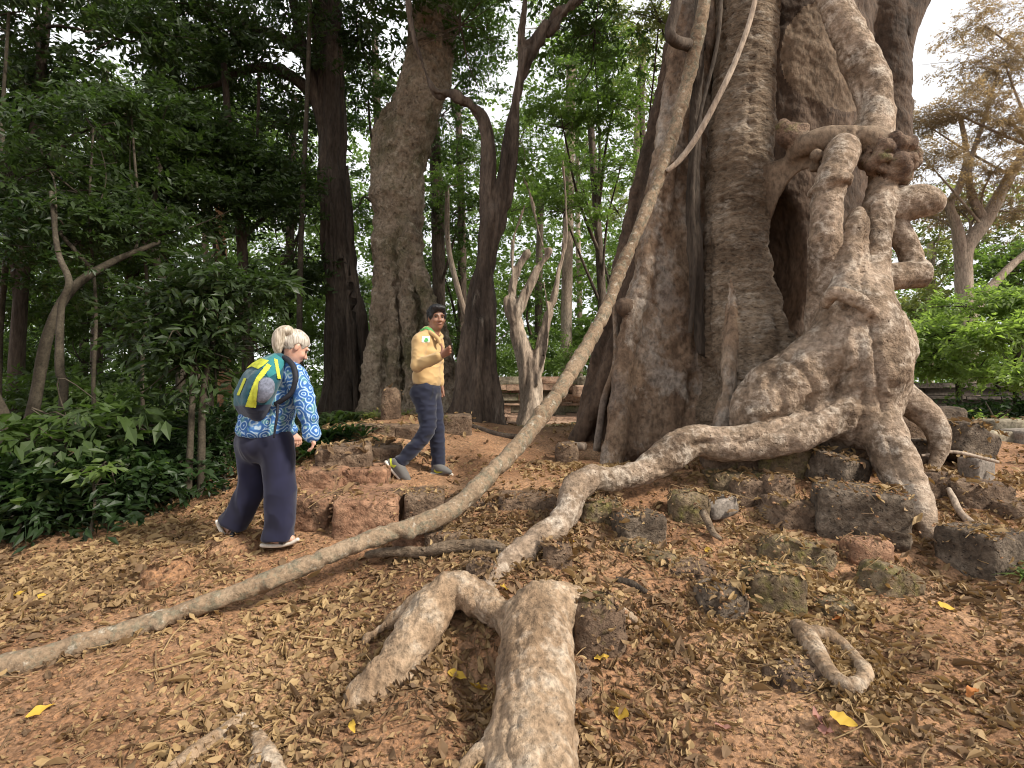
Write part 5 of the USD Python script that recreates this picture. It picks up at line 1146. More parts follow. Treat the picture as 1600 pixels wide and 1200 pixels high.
# small trees that make up the left forest
G5 = 'small trees of the dark left forest'
LEFT = [
    ('crooked sapling with a forking pale stem at the left edge', [(36, 720, 6, 10), (56, 620, 6, 8.5), (76, 520, 6, 8), (110, 455, 6.1, 7), (170, 412, 6.3, 5.5), (250, 378, 6.6, 3)], [(120, 380, 6.6, (0.9, 0.8, 0.6), 60), (240, 370, 6.8, (0.7, 0.7, 0.4), 40), (40, 300, 6.8, (1.0, 0.9, 0.7), 70)], 'dark'),
    ('thin sapling with a kinked stem right of the forking one', [(88, 740, 5.6, 6), (96, 660, 5.6, 6), (100, 600, 5.6, 6), (93, 575, 5.6, 6), (96, 480, 5.7, 5), (108, 440, 5.7, 5), (90, 390, 5.8, 4), (80, 300, 6, 3)], [(70, 260, 6.4, (0.9, 0.9, 0.6), 60)], 'dark'),
    ('curved stem leaning out of the left edge, lowest of the saplings', [(16, 720, 5.4, 10), (8, 660, 5.4, 9), (-10, 620, 5.4, 9), (-50, 560, 5.4, 8), (-120, 440, 5.6, 6)], [(-120, 400, 5.8, (1.2, 1.0, 0.8), 80)], 'shade'),
    ('thin brown stem with a dark leafy head, left of the woman', [(293, 795, 5.3, 6), (296, 720, 5.3, 5.5), (300, 640, 5.3, 5), (303, 560, 5.35, 4.5), (306, 480, 5.4, 4)], [(300, 560, 5.4, (0.45, 0.4, 0.38), 60), (285, 480, 5.6, (0.6, 0.5, 0.4), 55)], 'dark'),
    ('straighter brown stem just right of the dark-headed one', [(314, 790, 5.35, 6.5), (315, 700, 5.35, 6), (317, 620, 5.35, 5), (330, 540, 5.4, 4), (335, 470, 5.45, 3.5)], [(335, 570, 5.5, (0.42, 0.4, 0.35), 50), (350, 480, 5.6, (0.45, 0.4, 0.4), 45)], 'dark'),
    ('bare dark stem slanting down behind the dark leafy head', [(282, 600, 8, 7), (280, 500, 8, 7), (262, 455, 8, 6), (245, 410, 8, 6), (238, 340, 8, 5), (250, 260, 8, 4)], [(250, 250, 8.2, (1.2, 1.0, 0.8), 90), (180, 330, 8.4, (0.9, 0.9, 0.7), 60)], 'mid'),
    ('dense dark tree filling the upper left corner', [(20, 700, 8, 12), (30, 500, 8, 10), (45, 300, 8, 9), (60, 150, 8, 7), (80, -50, 8, 6)], [(60, 130, 8, (1.3, 1.0, 0.9), 130), (180, 60, 8, (1.1, 1.0, 0.7), 100), (20, 300, 8.2, (1.0, 1.0, 0.8), 90), (-60, 200, 8, (1.4, 1.2, 1.0), 120), (220, 190, 8.3, (1.0, 1.0, 0.7), 90), (100, -100, 8, (2, 2, 0.8), 160)], 'dark'),
    ('dark tree with drooping branches above the rust-orange trunk', [(390, 660, 9.2, 10), (385, 500, 9.2, 9), (375, 350, 9.2, 8), (360, 230, 9.2, 6), (350, 100, 9.2, 5)], [(330, 320, 9, (1.1, 1.0, 0.7), 110), (430, 330, 9.4, (0.9, 0.9, 0.8), 90), (300, 240, 9, (1.1, 1.0, 0.8), 90), (390, 250, 9.6, (1.0, 1.0, 0.6), 80), (460, 400, 9.8, (0.7, 0.7, 0.7), 55)], 'dark'),
    ('bushy tree lit yellow-green behind the upper left leaves', [(150, 670, 12, 9), (152, 450, 12, 8), (160, 250, 12, 7), (165, 100, 12, 5)], [(120, 180, 12, (1.6, 1.2, 1.0), 110), (300, 190, 12, (1.6, 1.2, 1.0), 110), (40, 380, 12, (1.5, 1.2, 1.0), 100), (210, 340, 12, (1.5, 1.2, 1.0), 90), (340, 120, 12, (1.3, 1.2, 1.0), 80)], 'bright'),
    ('green tree in the gap between the rust-orange and the tall dark trunk', [(450, 640, 13, 8), (452, 450, 13, 7), (455, 300, 13, 6), (460, 150, 13, 5)], [(460, 430, 13, (1.1, 1.0, 1.0), 80), (490, 520, 13, (1.0, 1.0, 0.8), 60), (430, 250, 13, (1.4, 1.2, 1.0), 80), (480, 330, 13, (0.9, 1, 0.9), 60)], 'bright'),
    ('mid-green tree behind the crooked sapling', [(210, 670, 10, 8), (208, 520, 10, 7), (200, 400, 10, 6), (195, 300, 10, 5)], [(180, 470, 10, (1.3, 1.0, 0.9), 100), (270, 430, 10, (1.1, 1.0, 0.8), 80), (60, 480, 10, (1.4, 1.0, 0.9), 100), (130, 570, 9.6, (1.3, 1.0, 0.6), 80), (250, 560, 10, (1.0, 1.0, 0.6), 60)], 'mid'),
    ('spreading tree whose leaves close the gap between the left saplings and the rust-orange trunk', [(130, 650, 15, 7), (132, 500, 15, 6), (135, 350, 15, 5)], [(60, 560, 15, (1.8, 1.2, 0.9), 110), (200, 520, 15, (1.8, 1.2, 1.0), 120), (330, 560, 15, (1.6, 1.2, 0.9), 110), (420, 540, 15, (1.3, 1.2, 0.9), 80), (120, 430, 15, (1.8, 1.2, 0.9), 100), (300, 430, 15, (1.5, 1.2, 0.9), 90)], 'mid'),
    ('pale-leaved tree whose top shows behind the upper left crowns', [(250, 640, 17, 8), (252, 400, 17, 7), (255, 200, 17, 6)], [(100, 280, 17, (2.2, 1.5, 1.2), 110), (250, 250, 17, (2.2, 1.5, 1.2), 110), (400, 200, 17, (2.0, 1.5, 1.2), 100), (450, 330, 17, (1.5, 1.5, 1.2), 80), (20, 180, 17, (2.2, 1.5, 1.2), 90)], 'bright'),
]
for i, (lb, rows, cl, lf) in enumerate(LEFT):
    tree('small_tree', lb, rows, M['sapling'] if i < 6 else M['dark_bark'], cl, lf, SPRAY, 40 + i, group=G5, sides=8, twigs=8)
for k_, (lb, rows) in enumerate([
    ('thin bare stem rising behind the large-leaved shrub', [(150, 700, 6.5, 3), (146, 600, 6.5, 3), (150, 480, 6.5, 2.5), (140, 330, 6.6, 2), (146, 200, 6.7, 1.5)]),
    ('thin pale stem beside the dark slanting one', [(226, 690, 7, 3), (222, 580, 7, 3), (230, 450, 7, 2.5), (215, 300, 7, 2), (205, 180, 7, 1.5)]),
    ('straight dark pole-like stem just left of the tall dark trunk', [(470, 650, 9, 5), (468, 500, 9, 4.5), (472, 330, 9, 4), (480, 150, 9, 3.5), (486, -40, 9, 3)]),
    ('thin leaning stem crossing behind the rust-orange trunk', [(400, 650, 10, 4), (380, 520, 10, 4), (350, 400, 10, 3.5), (310, 270, 10, 3), (280, 130, 10, 2)]),
    ('slender dark stem at the far left between the leafy crowns', [(-4, 700, 7, 5), (0, 520, 7, 4.5), (10, 380, 7, 4), (4, 200, 7, 3), (14, 20, 7, 2)])]):
    tree('small_tree', lb, rows, M['sapling'], [(rows[-1][0], rows[-1][1], rows[-1][2] + 0.1, (0.5, 0.5, 0.4), 26)], 'dark', SPRAY, 120 + k_, group=G5, sides=7, twigs=4)
G6 = 'leafy trees of the middle background'
MID = [
    ('bright green tree hanging over the stone wall right of the forked tree', [(945, 640, 14, 8), (940, 450, 14, 7), (930, 300, 14, 6), (920, 150, 14, 5)], [(880, 200, 12.5, (1.0, 0.9, 0.8), 110), (960, 160, 12.5, (0.9, 0.9, 0.7), 90), (930, 90, 12.5, (1.0, 0.9, 0.7), 80), (880, 330, 13, (0.9, 0.8, 0.7), 60), (970, 260, 13, (0.6, 0.7, 0.5), 40)], 'bright', SPRAY),
    ('green tree filling the gap between the pocked trunk and the forked tree', [(720, 640, 16, 8), (722, 450, 16, 7), (720, 300, 16, 6), (715, 150, 16, 5)], [(720, 250, 15, (1.1, 1.0, 1.0), 90), (690, 420, 16, (1.0, 1, 0.9), 60), (720, 530, 16, (0.9, 1, 0.8), 60), (740, 110, 14, (0.9, 1, 0.8), 70), (690, 330, 15, (0.9, 0.9, 0.7), 50)], 'mid', SPRAY),
    ('darker tree behind the cut stems of the pale fluted one', [(840, 640, 20, 7), (842, 450, 20, 6), (845, 300, 20, 5)], [(830, 450, 19, (1.5, 1.2, 1.2), 70), (920, 520, 19, (1.6, 1.2, 1.2), 80), (840, 550, 19, (1.6, 1.2, 0.9), 80), (850, 300, 19, (1.4, 1.2, 1.2), 60), (950, 420, 20, (1.3, 1.2, 1.2), 50)], 'bright', FAR),
    ('brownish thin-leaved tree in the sky gap beside the great trunk', [(1015, 640, 17, 6), (1010, 450, 17, 6), (1005, 250, 17, 5), (1000, 60, 17, 4)], [(1010, 120, 16, (1.0, 1, 1.0), 50), (1000, 40, 13, (1.0, 1, 0.6), 40), (1010, 300, 17, (0.8, 0.8, 0.8), 30), (965, 330, 17, (0.8, 0.8, 0.8), 30), (1030, 30, 8.5, (0.5, 0.5, 0.4), 28)], 'olive', FINE),
    ('leafy tree high behind the pocked trunk', [(600, 640, 15, 8), (598, 400, 15, 7), (590, 200, 15, 6), (585, 50, 15, 5)], [(575, 150, 14, (1.1, 1, 1.0), 90), (560, 320, 15, (0.9, 1, 1.0), 60), (720, -20, 13, (1.2, 1, 0.9), 80), (760, 60, 13, (0.9, 0.9, 0.7), 60), (560, 480, 16, (0.8, 1, 1.0), 50)], 'mid', SPRAY),
    ('lush tree low behind the stone wall between the forked tree and the cut stems', [(760, 640, 18, 7), (762, 500, 18, 6), (765, 380, 18, 5)], [(770, 540, 17, (1.2, 1.0, 0.9), 90), (740, 440, 17, (1.0, 1.0, 0.9), 70), (800, 330, 17, (1.3, 1.0, 0.9), 80), (820, 200, 17, (1.3, 1, 1.0), 80), (770, 230, 17, (1.0, 1, 0.9), 60)], 'bright', SPRAY),
    ('lush tree low behind the stone wall beside the great trunk', [(960, 640, 18, 7), (958, 520, 18, 6), (955, 430, 18, 5)], [(950, 540, 17, (1.2, 1.0, 0.8), 90), (900, 560, 17, (1.2, 1.0, 0.7), 80), (960, 460, 18, (1.0, 1.0, 0.8), 60), (900, 260, 17, (1.2, 1.0, 0.8), 70)], 'bright', SPRAY),
]
for i, (lb, rows, cl, lf, pr) in enumerate(MID):
    tree('forest_tree', lb, rows, M['brown_bark'], cl, lf, pr, 60 + i, group=G6, sides=8, twigs=8)
# right side
tree('bronze_tree', 'spreading tree with pale limbs and thin bronze leaves at the right edge', [(1512, 610, 15, 15), (1510, 500, 15, 13), (1506, 440, 15, 12), (1510, 390, 15, 10), (1540, 345, 15, 10), (1570, 290, 15, 8), (1600, 240, 15, 6), (1660, 150, 15, 4)], M['pale_bark'],
     [(1480, 170, 14.5, (1.1, 1.0, 0.6), 140), (1570, 100, 14.5, (1.3, 1.0, 0.6), 190), (1560, 190, 14.5, (1.4, 1.1, 0.6), 190), (1455, 260, 14.5, (0.8, 0.9, 0.5), 100), (1550, 270, 14.5, (1.4, 1.0, 0.5), 150), (1650, 60, 14.5, (1.4, 1.2, 0.8), 110), (1690, 200, 14.5, (1.4, 1.2, 0.8), 100), (1440, 190, 15.5, (0.6, 0.9, 0.4), 60), (1430, 330, 15.5, (0.7, 0.9, 0.4), 80), (1500, 330, 15.5, (0.9, 0.9, 0.4), 90), (1590, 330, 15.2, (1.0, 0.9, 0.4), 90), (1540, 40, 15, (1.2, 1.0, 0.5), 110)], 'bronze', FINE, 80,
     limbs=[[(1506, 430, 15, 11), (1496, 360, 15, 8), (1484, 320, 15, 6), (1500, 290, 15, 5), (1510, 240, 15, 4), (1500, 180, 15, 3)], [(1540, 345, 15, 7), (1520, 310, 15, 6), (1515, 260, 15, 4), (1540, 180, 15, 3), (1560, 110, 15, 2)], [(1515, 500, 15, 8), (1540, 460, 15, 7), (1570, 425, 15, 6), (1610, 390, 15, 5), (1680, 340, 15, 4)]], auto=True, gate=0.44)
tree('background_tree', 'hazy green tree behind the bronze-leaved one', [(1450, 640, 20, 7), (1452, 500, 20, 6), (1455, 380, 20, 5)], M['pale_bark'], [(1450, 400, 20, (1.4, 1.2, 1.0), 80), (1530, 380, 20, (1.6, 1.2, 1.0), 90), (1440, 480, 19, (1.2, 1.2, 0.9), 70), (1600, 330, 20, (1.6, 1.2, 1.0), 80), (1480, 320, 20, (1.2, 1.2, 0.8), 50)], 'olive', FAR, 81)
tree('background_tree', 'fuller green tree behind the bright shrubs at the right edge', [(1590, 640, 17, 8), (1588, 500, 17, 7), (1585, 400, 17, 5)], M['brown_bark'], [(1570, 430, 17, (1.2, 1.0, 0.8), 90), (1620, 400, 17, (1.2, 1.0, 0.9), 90), (1480, 540, 17, (1.6, 1.0, 0.8), 100), (1690, 480, 16, (1.6, 1.0, 1.0), 100)], 'bright', FAR, 82)
G7 = 'bright shrubs before the dark wall'
tree('shrub', 'bright green spreading shrub right of the swollen root foot', [(1500, 665, 11, 5), (1498, 610, 11, 4), (1490, 560, 11, 3)], M['sapling'], [(1480, 520, 10.8, (0.85, 0.6, 0.2), 75), (1530, 575, 10.6, (0.8, 0.6, 0.18), 60), (1450, 560, 11, (0.5, 0.5, 0.3), 50), (1520, 480, 11, (0.7, 0.6, 0.22), 70)], 'fresh', SPRAY, 83, cat='shrub', group=G7, twigs=10)
tree('shrub', 'taller bright shrub cut by the right edge of the view', [(1590, 670, 10, 5), (1588, 600, 10, 4), (1592, 540, 10, 3)], M['sapling'], [(1590, 535, 9.8, (0.7, 0.6, 0.22), 75), (1575, 590, 9.7, (0.6, 0.6, 0.18), 55), (1650, 500, 9.8, (0.8, 0.7, 0.35), 80), (1600, 470, 10.5, (0.6, 0.6, 0.25), 60)], 'fresh', SPRAY, 84, cat='shrub', group=G7, twigs=10)
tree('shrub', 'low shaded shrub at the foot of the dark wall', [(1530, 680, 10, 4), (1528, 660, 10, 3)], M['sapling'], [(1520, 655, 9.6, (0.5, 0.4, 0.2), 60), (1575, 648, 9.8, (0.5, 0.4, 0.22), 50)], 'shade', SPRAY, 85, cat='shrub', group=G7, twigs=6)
tree('plant', 'small yellow-green plant beside the fallen slabs', [(1555, 668, 8, 2), (1556, 655, 8, 2)], M['sapling'], [(1556, 655, 8, (0.18, 0.15, 0.1), 10)], 'fresh', BROAD, 86, cat='plant', twigs=3, scale=(0.4, 0.6))
# understorey at the left edge of the path
G8 = 'shrubs along the left edge of the path'
UNDER = [
    ('large-leaved bright shrub in front of the crooked sapling', 105, 800, 5.0, [(130, 670, 5.0, (0.45, 0.35, 0.22), 34), (200, 665, 5.2, (0.35, 0.3, 0.18), 22), (60, 690, 5.1, (0.3, 0.3, 0.2), 18)], 'mid', BROAD),
    ('dark low shrub in the left corner of the forest edge', 20, 860, 4.7, [(30, 800, 4.75, (0.4, 0.3, 0.25), 45), (-70, 780, 4.8, (0.5, 0.4, 0.3), 50), (90, 760, 4.9, (0.35, 0.3, 0.2), 36)], 'shade', SPRAY),
    ('small-leaved shrub halfway between the left edge and the brown stems', 170, 830, 4.95, [(160, 770, 5.0, (0.35, 0.3, 0.25), 44), (190, 730, 5.1, (0.3, 0.3, 0.2), 28)], 'shade', SPRAY),
    ('yellow-green sprig at the foot of the small-leaved shrub', 140, 840, 4.8, [(145, 745, 4.75, (0.18, 0.15, 0.15), 8)], 'bright', BROAD),
    ('dull shrub around the feet of the brown stems', 265, 800, 5.5, [(260, 740, 5.6, (0.4, 0.35, 0.25), 44), (230, 690, 5.8, (0.4, 0.35, 0.2), 36)], 'shade', SPRAY),
    ('shaded shrub behind the woman', 350, 770, 6.0, [(345, 690, 6.1, (0.4, 0.35, 0.3), 44), (365, 740, 6.0, (0.25, 0.25, 0.2), 22)], 'shade', SPRAY),
    ('light green shrub deep between the saplings', 215, 720, 7.5, [(200, 640, 7.6, (0.7, 0.5, 0.25), 60), (120, 620, 7.8, (0.7, 0.5, 0.25), 60)], 'mid', SPRAY),
]
for i, (lb, px, py, d, cl, lf, pr) in enumerate(UNDER):
    b = drop(px, py, d); tp = P(cl[0][0], cl[0][1], cl[0][2])
    k = lambda p: (800 + p[0] / p[1] * FPX, 600 - (p[2] - EYE) / p[1] * FPX, p[1], 2.5)
    tree('shrub', lb, [k(b), k(0.5 * (b + tp) + [0.03, 0, 0]), k(tp)], M['sapling'], cl, lf, pr, 90 + i, cat='shrub', group=G8, sides=6, twigs=8, gate=0.40)
# plants at the foot of the tall dark trunk
def tuft(label, px, py, d, n, spread, protos, leaf, seed, scale=(0.7, 1.2), name='plant', group=None):
    r = np.random.default_rng(seed); c = drop(px, py, d)
    t = Thing(name, label, 'plant', c, group)
    pos = c + np.column_stack([r.normal(0, spread, n), r.normal(0, spread * 0.7, n), np.zeros(n)])
    pos[:, 2] = H(pos[:, :2]) + 0.01
    ms = []
    for i in range(n):
        v, f = protos[r.integers(len(protos))]
        a = r.uniform(0, 6.28); R = np.array([[math.cos(a), -math.sin(a), 0], [math.sin(a), math.cos(a), 0], [0, 0, 1]])
        ms.append((v * r.uniform(*scale) @ R.T + pos[i], f))
    t.part('leaves', cat_meshes(ms), LV[leaf], smooth=False, kind='stuff')
    return t
G9 = 'strap-leaved plants at the edge of the steps'
tuft('dark strap-leaved clump under the tall dark trunk', 520, 655, 7.6, 22, 0.28, STRAP, 'dark', 1, (0.9, 1.5), group=G9)
tuft('strap-leaved clump between the woman\'s sleeve and the top step', 510, 690, 6.3, 16, 0.2, STRAP, 'shade', 2, (0.8, 1.2), group=G9)
tuft('strap-leaved plant beside the woman\'s hand', 487, 715, 5.6, 7, 0.1, STRAP, 'shade', 3, (0.7, 1.1), group=G9)
tuft('dusty strap-leaved clump at the foot of the pocked trunk', 575, 655, 8.2, 16, 0.25, STRAP, 'olive', 4, (0.7, 1.1), group=G9)
tuft('tuft of narrow leaves beside the squared block at the right edge', 1612, 900, 3.5, 5, 0.05, STRAP, 'bright', 5, (0.25, 0.4), group=G9)
# ground cover of the forest floor and the far wood
def ground_cover():
    r = np.random.default_rng(31)
    n = 2600
    y = r.uniform(4.5, 15, n); px = r.uniform(-350, 470, n)
    x = (px - 800) / FPX * y
    edge = np.interp(y, [4.5, 5, 6, 8, 15], [-3.4, -2.75, -2.6, -3.2, -3.4])
    m = (x < edge + r.normal(0, 0.12, n)) & (meshkit.fbm(np.stack([x, y, 0 * x], -1) * 0.9, 2, 3) > 0.42)
    pos = np.stack([x, y, H(np.stack([x, y], -1)) + r.uniform(0.0, 0.32, n)], 1)[m]
    z = np.stack([r.normal(0, 0.4, len(pos)), r.normal(0, 0.4, len(pos)), np.ones(len(pos))], 1)
    scatter('/World/undergrowth', SPRAY[:2] + BROAD[:2], LV['shade'], pos, quats(z, r.uniform(0, 6.28, len(pos))), r.uniform(0.5, 1.0, len(pos)), r=r)
    tag(stage.GetPrimAtPath('/World/undergrowth'), 'low dark green undergrowth on the forest floor at the left', 'undergrowth')
ground_cover()
def far_wood():
    r = np.random.default_rng(33)
    ps = []
    for n, px0, px1, zt, g0 in ((15000, -500, 1080, 13.0, 0.36), (5000, 1080, 2100, 6.5, 0.40)):
        y = r.uniform(20, 38, n); px = r.uniform(px0, px1, n); x = (px - 800) / FPX * y
        z = 0.4 + r.random(n) ** 1.25 * zt
        p = np.stack([x, y, z], 1)
        ps.append(p[meshkit.fbm(p * 0.35 + 9, 3, 5) > g0 + 0.012 * p[:, 2]])
    p = np.vstack(ps)
    zz = np.stack([r.normal(0, 0.5, len(p)), r.normal(0, 0.5, len(p)), np.ones(len(p))], 1)
    scatter('/World/distant_wood', FAR, LV['bright'], p, quats(zz, r.uniform(0, 6.28, len(p))), r.uniform(1.0, 2.0, len(p)), r=r)
    tag(stage.GetPrimAtPath('/World/distant_wood'), 'far green wood that closes the view behind the trees', 'wood')
far_wood()
# ------------------------------------------------------------------ people
def cloth(name, color, var=0.12, rough=0.85, scale=7.0, weave=500.0):
    return mat(name, {'g': ('geometry', {}), 'n': ('noise_texture', {'scale': scale, 'detail': 5.0}),
        'r': ('rgb_ramp', {'ramp': [(0.3, tuple(c * (1 - var) for c in color)), (0.7, tuple(c * (1 + var) for c in color))]}),
        'w': ('noise_texture', {'scale': weave, 'detail': 2.0}), 'b': ('bump', {'strength': 0.25, 'distance': 0.004}),
        'p': ('principled_bsdf', {'roughness': rough, 'specular_ior_level': 0.2, 'sheen_weight': 0.15})},
        [('g.position', 'n.vector'), ('n.fac', 'r.fac'), ('r.color', 'p.base_color'), ('g.position', 'w.vector'), ('w.fac', 'b.height'), ('b.normal', 'p.normal')])
def skin(name, c):
    return mat(name, {'g': ('geometry', {}), 'n': ('noise_texture', {'scale': 25.0, 'detail': 4.0}),
        'r': ('rgb_ramp', {'ramp': [(0.3, tuple(0.85 * k for k in c)), (0.7, tuple(1.12 * k for k in c))]}),
        'p': ('principled_bsdf', {'roughness': 0.5, 'specular_ior_level': 0.4, 'subsurface_weight': 0.15, 'subsurface_scale': 0.01, 'subsurface_radius': (1.0, 0.35, 0.2)})},
        [('g.position', 'n.vector'), ('n.fac', 'r.fac'), ('r.color', 'p.base_color')])
def hair_mat(name, dark, light, vec=(90, 90, 14)):
    return mat(name, {'g': ('geometry', {}), 'm': ('mapping', {'scale': vec}), 'n': ('noise_texture', {'scale': 1.0, 'detail': 5.0}), 'r': ('rgb_ramp', {'ramp': [(0.35, dark), (0.65, light)]}),
        'b': ('bump', {'strength': 0.6, 'distance': 0.006}), 'p': ('principled_bsdf', {'roughness': 0.45, 'specular_ior_level': 0.4})},
        [('g.position', 'm.vector'), ('m.vector', 'n.vector'), ('n.fac', 'r.fac'), ('r.color', 'p.base_color'), ('n.fac', 'b.height'), ('b.normal', 'p.normal')])
SK_M, SK_W = skin('brown_skin', (0.20, 0.098, 0.06)), skin('fair_skin', (0.44, 0.25, 0.18))
C = {'shirt': cloth('tan_shirt_cloth', (0.40, 0.265, 0.12)), 'shirt_dark': cloth('tan_shirt_trim', (0.38, 0.235, 0.09)), 'navy': cloth('navy_trouser_cloth', (0.011, 0.013, 0.027), 0.3), 'purple_navy': cloth('blue_trouser_cloth', (0.010, 0.0105, 0.028), 0.3),
     'green': plain('green_trim', (0.06, 0.22, 0.06)), 'white': plain('white_patch', (0.65, 0.68, 0.62), var=0.05), 'black': plain('black_strap', (0.012, 0.013, 0.02)), 'grey': cloth('grey_shoe_cloth', (0.10, 0.095, 0.09)), 'sole': plain('pale_sole', (0.55, 0.5, 0.43), var=0.12),
     'lime': plain('lime_trim', (0.40, 0.43, 0.04), var=0.1), 'teal': cloth('teal_pack_cloth', (0.008, 0.058, 0.08)), 'teal_light': cloth('light_teal_pack_cloth', (0.02, 0.14, 0.15)), 'base': cloth('dark_pack_base', (0.01, 0.015, 0.035)), 'mesh': cloth('grey_mesh_pocket', (0.12, 0.13, 0.17), 0.35, scale=60),
     'eye': plain('dark_eye', (0.015, 0.012, 0.01), 0.2), 'lip': plain('lip', (0.17, 0.06, 0.05), 0.5), 'strap': plain('sandal_strap', (0.012, 0.012, 0.016))}
HAIR_M, HAIR_W, HAIR_T = hair_mat('black_hair', (0.004, 0.004, 0.005), (0.016, 0.015, 0.016)), hair_mat('grey_hair', (0.22, 0.19, 0.155), (0.48, 0.44, 0.38)), hair_mat('grey_blond_hair', (0.22, 0.18, 0.13), (0.46, 0.405, 0.33))
C['paisley'] = mat('blue_paisley_cloth', {
    'g': ('geometry', {}), 'wn': ('noise_texture', {'scale': 9.0, 'detail': 2.0}), 'wm': ('mix', {'mix_type': 'add', 'fac': 0.07}),
    'v': ('voronoi_texture', {'scale': 13.0}), 's': ('math', {'math_type': 'multiply', 'value2': 3.6}), 'f': ('math', {'math_type': 'fraction'}),
    'r': ('rgb_ramp', {'ramp': [(0.0, (0.025, 0.075, 0.24)), (0.36, (0.05, 0.14, 0.34)), (0.46, (0.28, 0.40, 0.52)), (0.62, (0.36, 0.46, 0.55)), (0.72, (0.06, 0.16, 0.35)), (1.0, (0.02, 0.07, 0.22))]}),
    'n': ('noise_texture', {'scale': 16.0, 'detail': 2.0}), 'nm': ('map_range', {'from_min': 0.56, 'from_max': 0.6, 'clamp': True}), 'gm': ('mix', {'color2': (0.14, 0.32, 0.16)}), 'sc': ('math', {'math_type': 'multiply', 'value2': 0.35}),
    'p': ('principled_bsdf', {'roughness': 0.8, 'specular_ior_level': 0.2})},
    [('g.position', 'wn.vector'), ('g.position', 'wm.color1'), ('wn.color', 'wm.color2'), ('wm.color', 'v.vector'), ('v.distance', 's.value1'), ('s.value', 'f.value1'), ('f.value', 'r.fac'),
     ('g.position', 'n.vector'), ('n.fac', 'nm.value'), ('nm.result', 'sc.value1'), ('sc.value', 'gm.fac'), ('r.color', 'gm.color1'), ('gm.color', 'p.base_color')])

def yaw_rot(fwd):
    """Columns: forward, left, up of a head or body that looks along fwd."""
    f = np.array(fwd, float); f /= np.linalg.norm(f)
    l = np.cross([0, 0, 1.0], f); l /= np.linalg.norm(l)
    return np.stack([f, l, np.cross(f, l)], 1)
def patch(V, F, N, poly, off=0.003):
    """The outer skin of a mesh inside an outline drawn over it, lifted off a little: a sewn-on panel."""
    from shapely import Polygon, contains_xy
    cpt = V[F].mean(1); x, y = px_of(cpt)
    n = N[F].mean(1); see = (n * (cpt - [0, 0, EYE])).sum(1) < 0
    v, f, nn = sub(V, F, N, contains_xy(Polygon(poly), x, y) & see)
    return v + nn * off, f, nn
def sewn(t, name, mesh, poly, mt, off=0.003, label=None):
    v, f, n = patch(*mesh, poly, off)
    if len(f):
        t.part(name, (v, f), mt, normals=n, label=label)
def folds(V, N, amp, seed, fr=(9, 9, 16)):
    q = V * np.array(fr)
    return V + N * (amp * (1 - 2 * np.abs(2 * meshkit.fbm(q, 2, seed) - 1)))[:, None]
def hand(f, wrist, palm_to, thumb_dir, spread, curl, r=0.008, label='body', length=0.075):
    """A palm with four bent fingers and a thumb. palm_to: where the knuckles are; spread: direction across the knuckles; curl: direction the fingers bend."""
    w, k = np.array(wrist), np.array(palm_to)
    d = k - w; d /= np.linalg.norm(d); s = np.array(spread, float); s /= np.linalg.norm(s); c = np.array(curl, float); c /= np.linalg.norm(c)
    for j in (-1.3, -0.4, 0.5, 1.4):
        f.cone((*(w + s * 0.010 * j), 0.018), (*(k + s * 0.018 * j), 0.0135), label, 0.012)
    for j, l in zip((-1.5, -0.5, 0.5, 1.5), (0.85, 1.0, 0.95, 0.75)):
        p0 = k + s * 0.0185 * j; L = length * l
        p1 = p0 + (d * 0.75 + c * 0.65) * L * 0.42
        p2 = p1 + (d * 0.1 + c * 1.0) * L * 0.32
        p3 = p2 + (-d * 0.55 + c * 0.75) * L * 0.26
        f.cone((*p0, r + 0.001), (*p1, r), label, 0.004); f.cone((*p1, r), (*p2, r - 0.0005), label, 0.003); f.cone((*p2, r - 0.0005), (*p3, r - 0.0015), label, 0.003)
    t = np.array(thumb_dir, float); t /= np.linalg.norm(t)
    b = w + d * 0.025 - s * 0.022
    f.cone((*b, 0.014), (*(b + t * 0.038 + d * 0.01), 0.0105), label, 0.008)
    f.cone((*(b + t * 0.038 + d * 0.01), 0.0105), (*(b + t * 0.072 + d * 0.006), 0.008), label, 0.004)
def head(f, c, fwd, s=1.0, label='body'):
    R = yaw_rot(fwd); c = np.array(c); at = lambda a, b, e: c + R @ (np.array([a, b, e]) * s)
    f.ball(at(-0.012, 0, 0.022), np.array([0.092, 0.074, 0.092]) * s, label, 0.02, rot=R)
    f.ball(at(0.022, 0, -0.045), np.array([0.066, 0.060, 0.072]) * s, label, 0.03, rot=R)
    f.ball(at(0.058, 0, -0.092), 0.026 * s, label, 0.03)
    f.cone((*at(0.082, 0, 0.002), 0.008 * s), (*at(0.106, 0, -0.034), 0.0125 * s), label, 0.012)
    for q in (-1, 1):
        f.ball(at(0.098, q * 0.013, -0.038), 0.009 * s, label, 0.008)
        f.ball(at(0.066, q * 0.036, -0.036), 0.022 * s, label, 0.02)
        f.ball(at(0.076, q * 0.030, 0.020), np.array([0.012, 0.026, 0.009]) * s, label, 0.012, rot=R)
        f.ball(at(0.088, q * 0.031, 0.0), np.array([0.014, 0.017, 0.011]) * s, 'c', 0.008, 's', rot=R)
        f.ball(at(0.0, q * 0.078, -0.012), np.array([0.018, 0.010, 0.03]) * s, label, 0.006, rot=R)
    f.ball(at(0.086, 0, -0.062), np.array([0.012, 0.025, 0.006]) * s, label, 0.006, rot=R)
    f.ball(at(0.084, 0, -0.071), np.array([0.012, 0.022, 0.007]) * s, label, 0.006, rot=R)
    return at, R
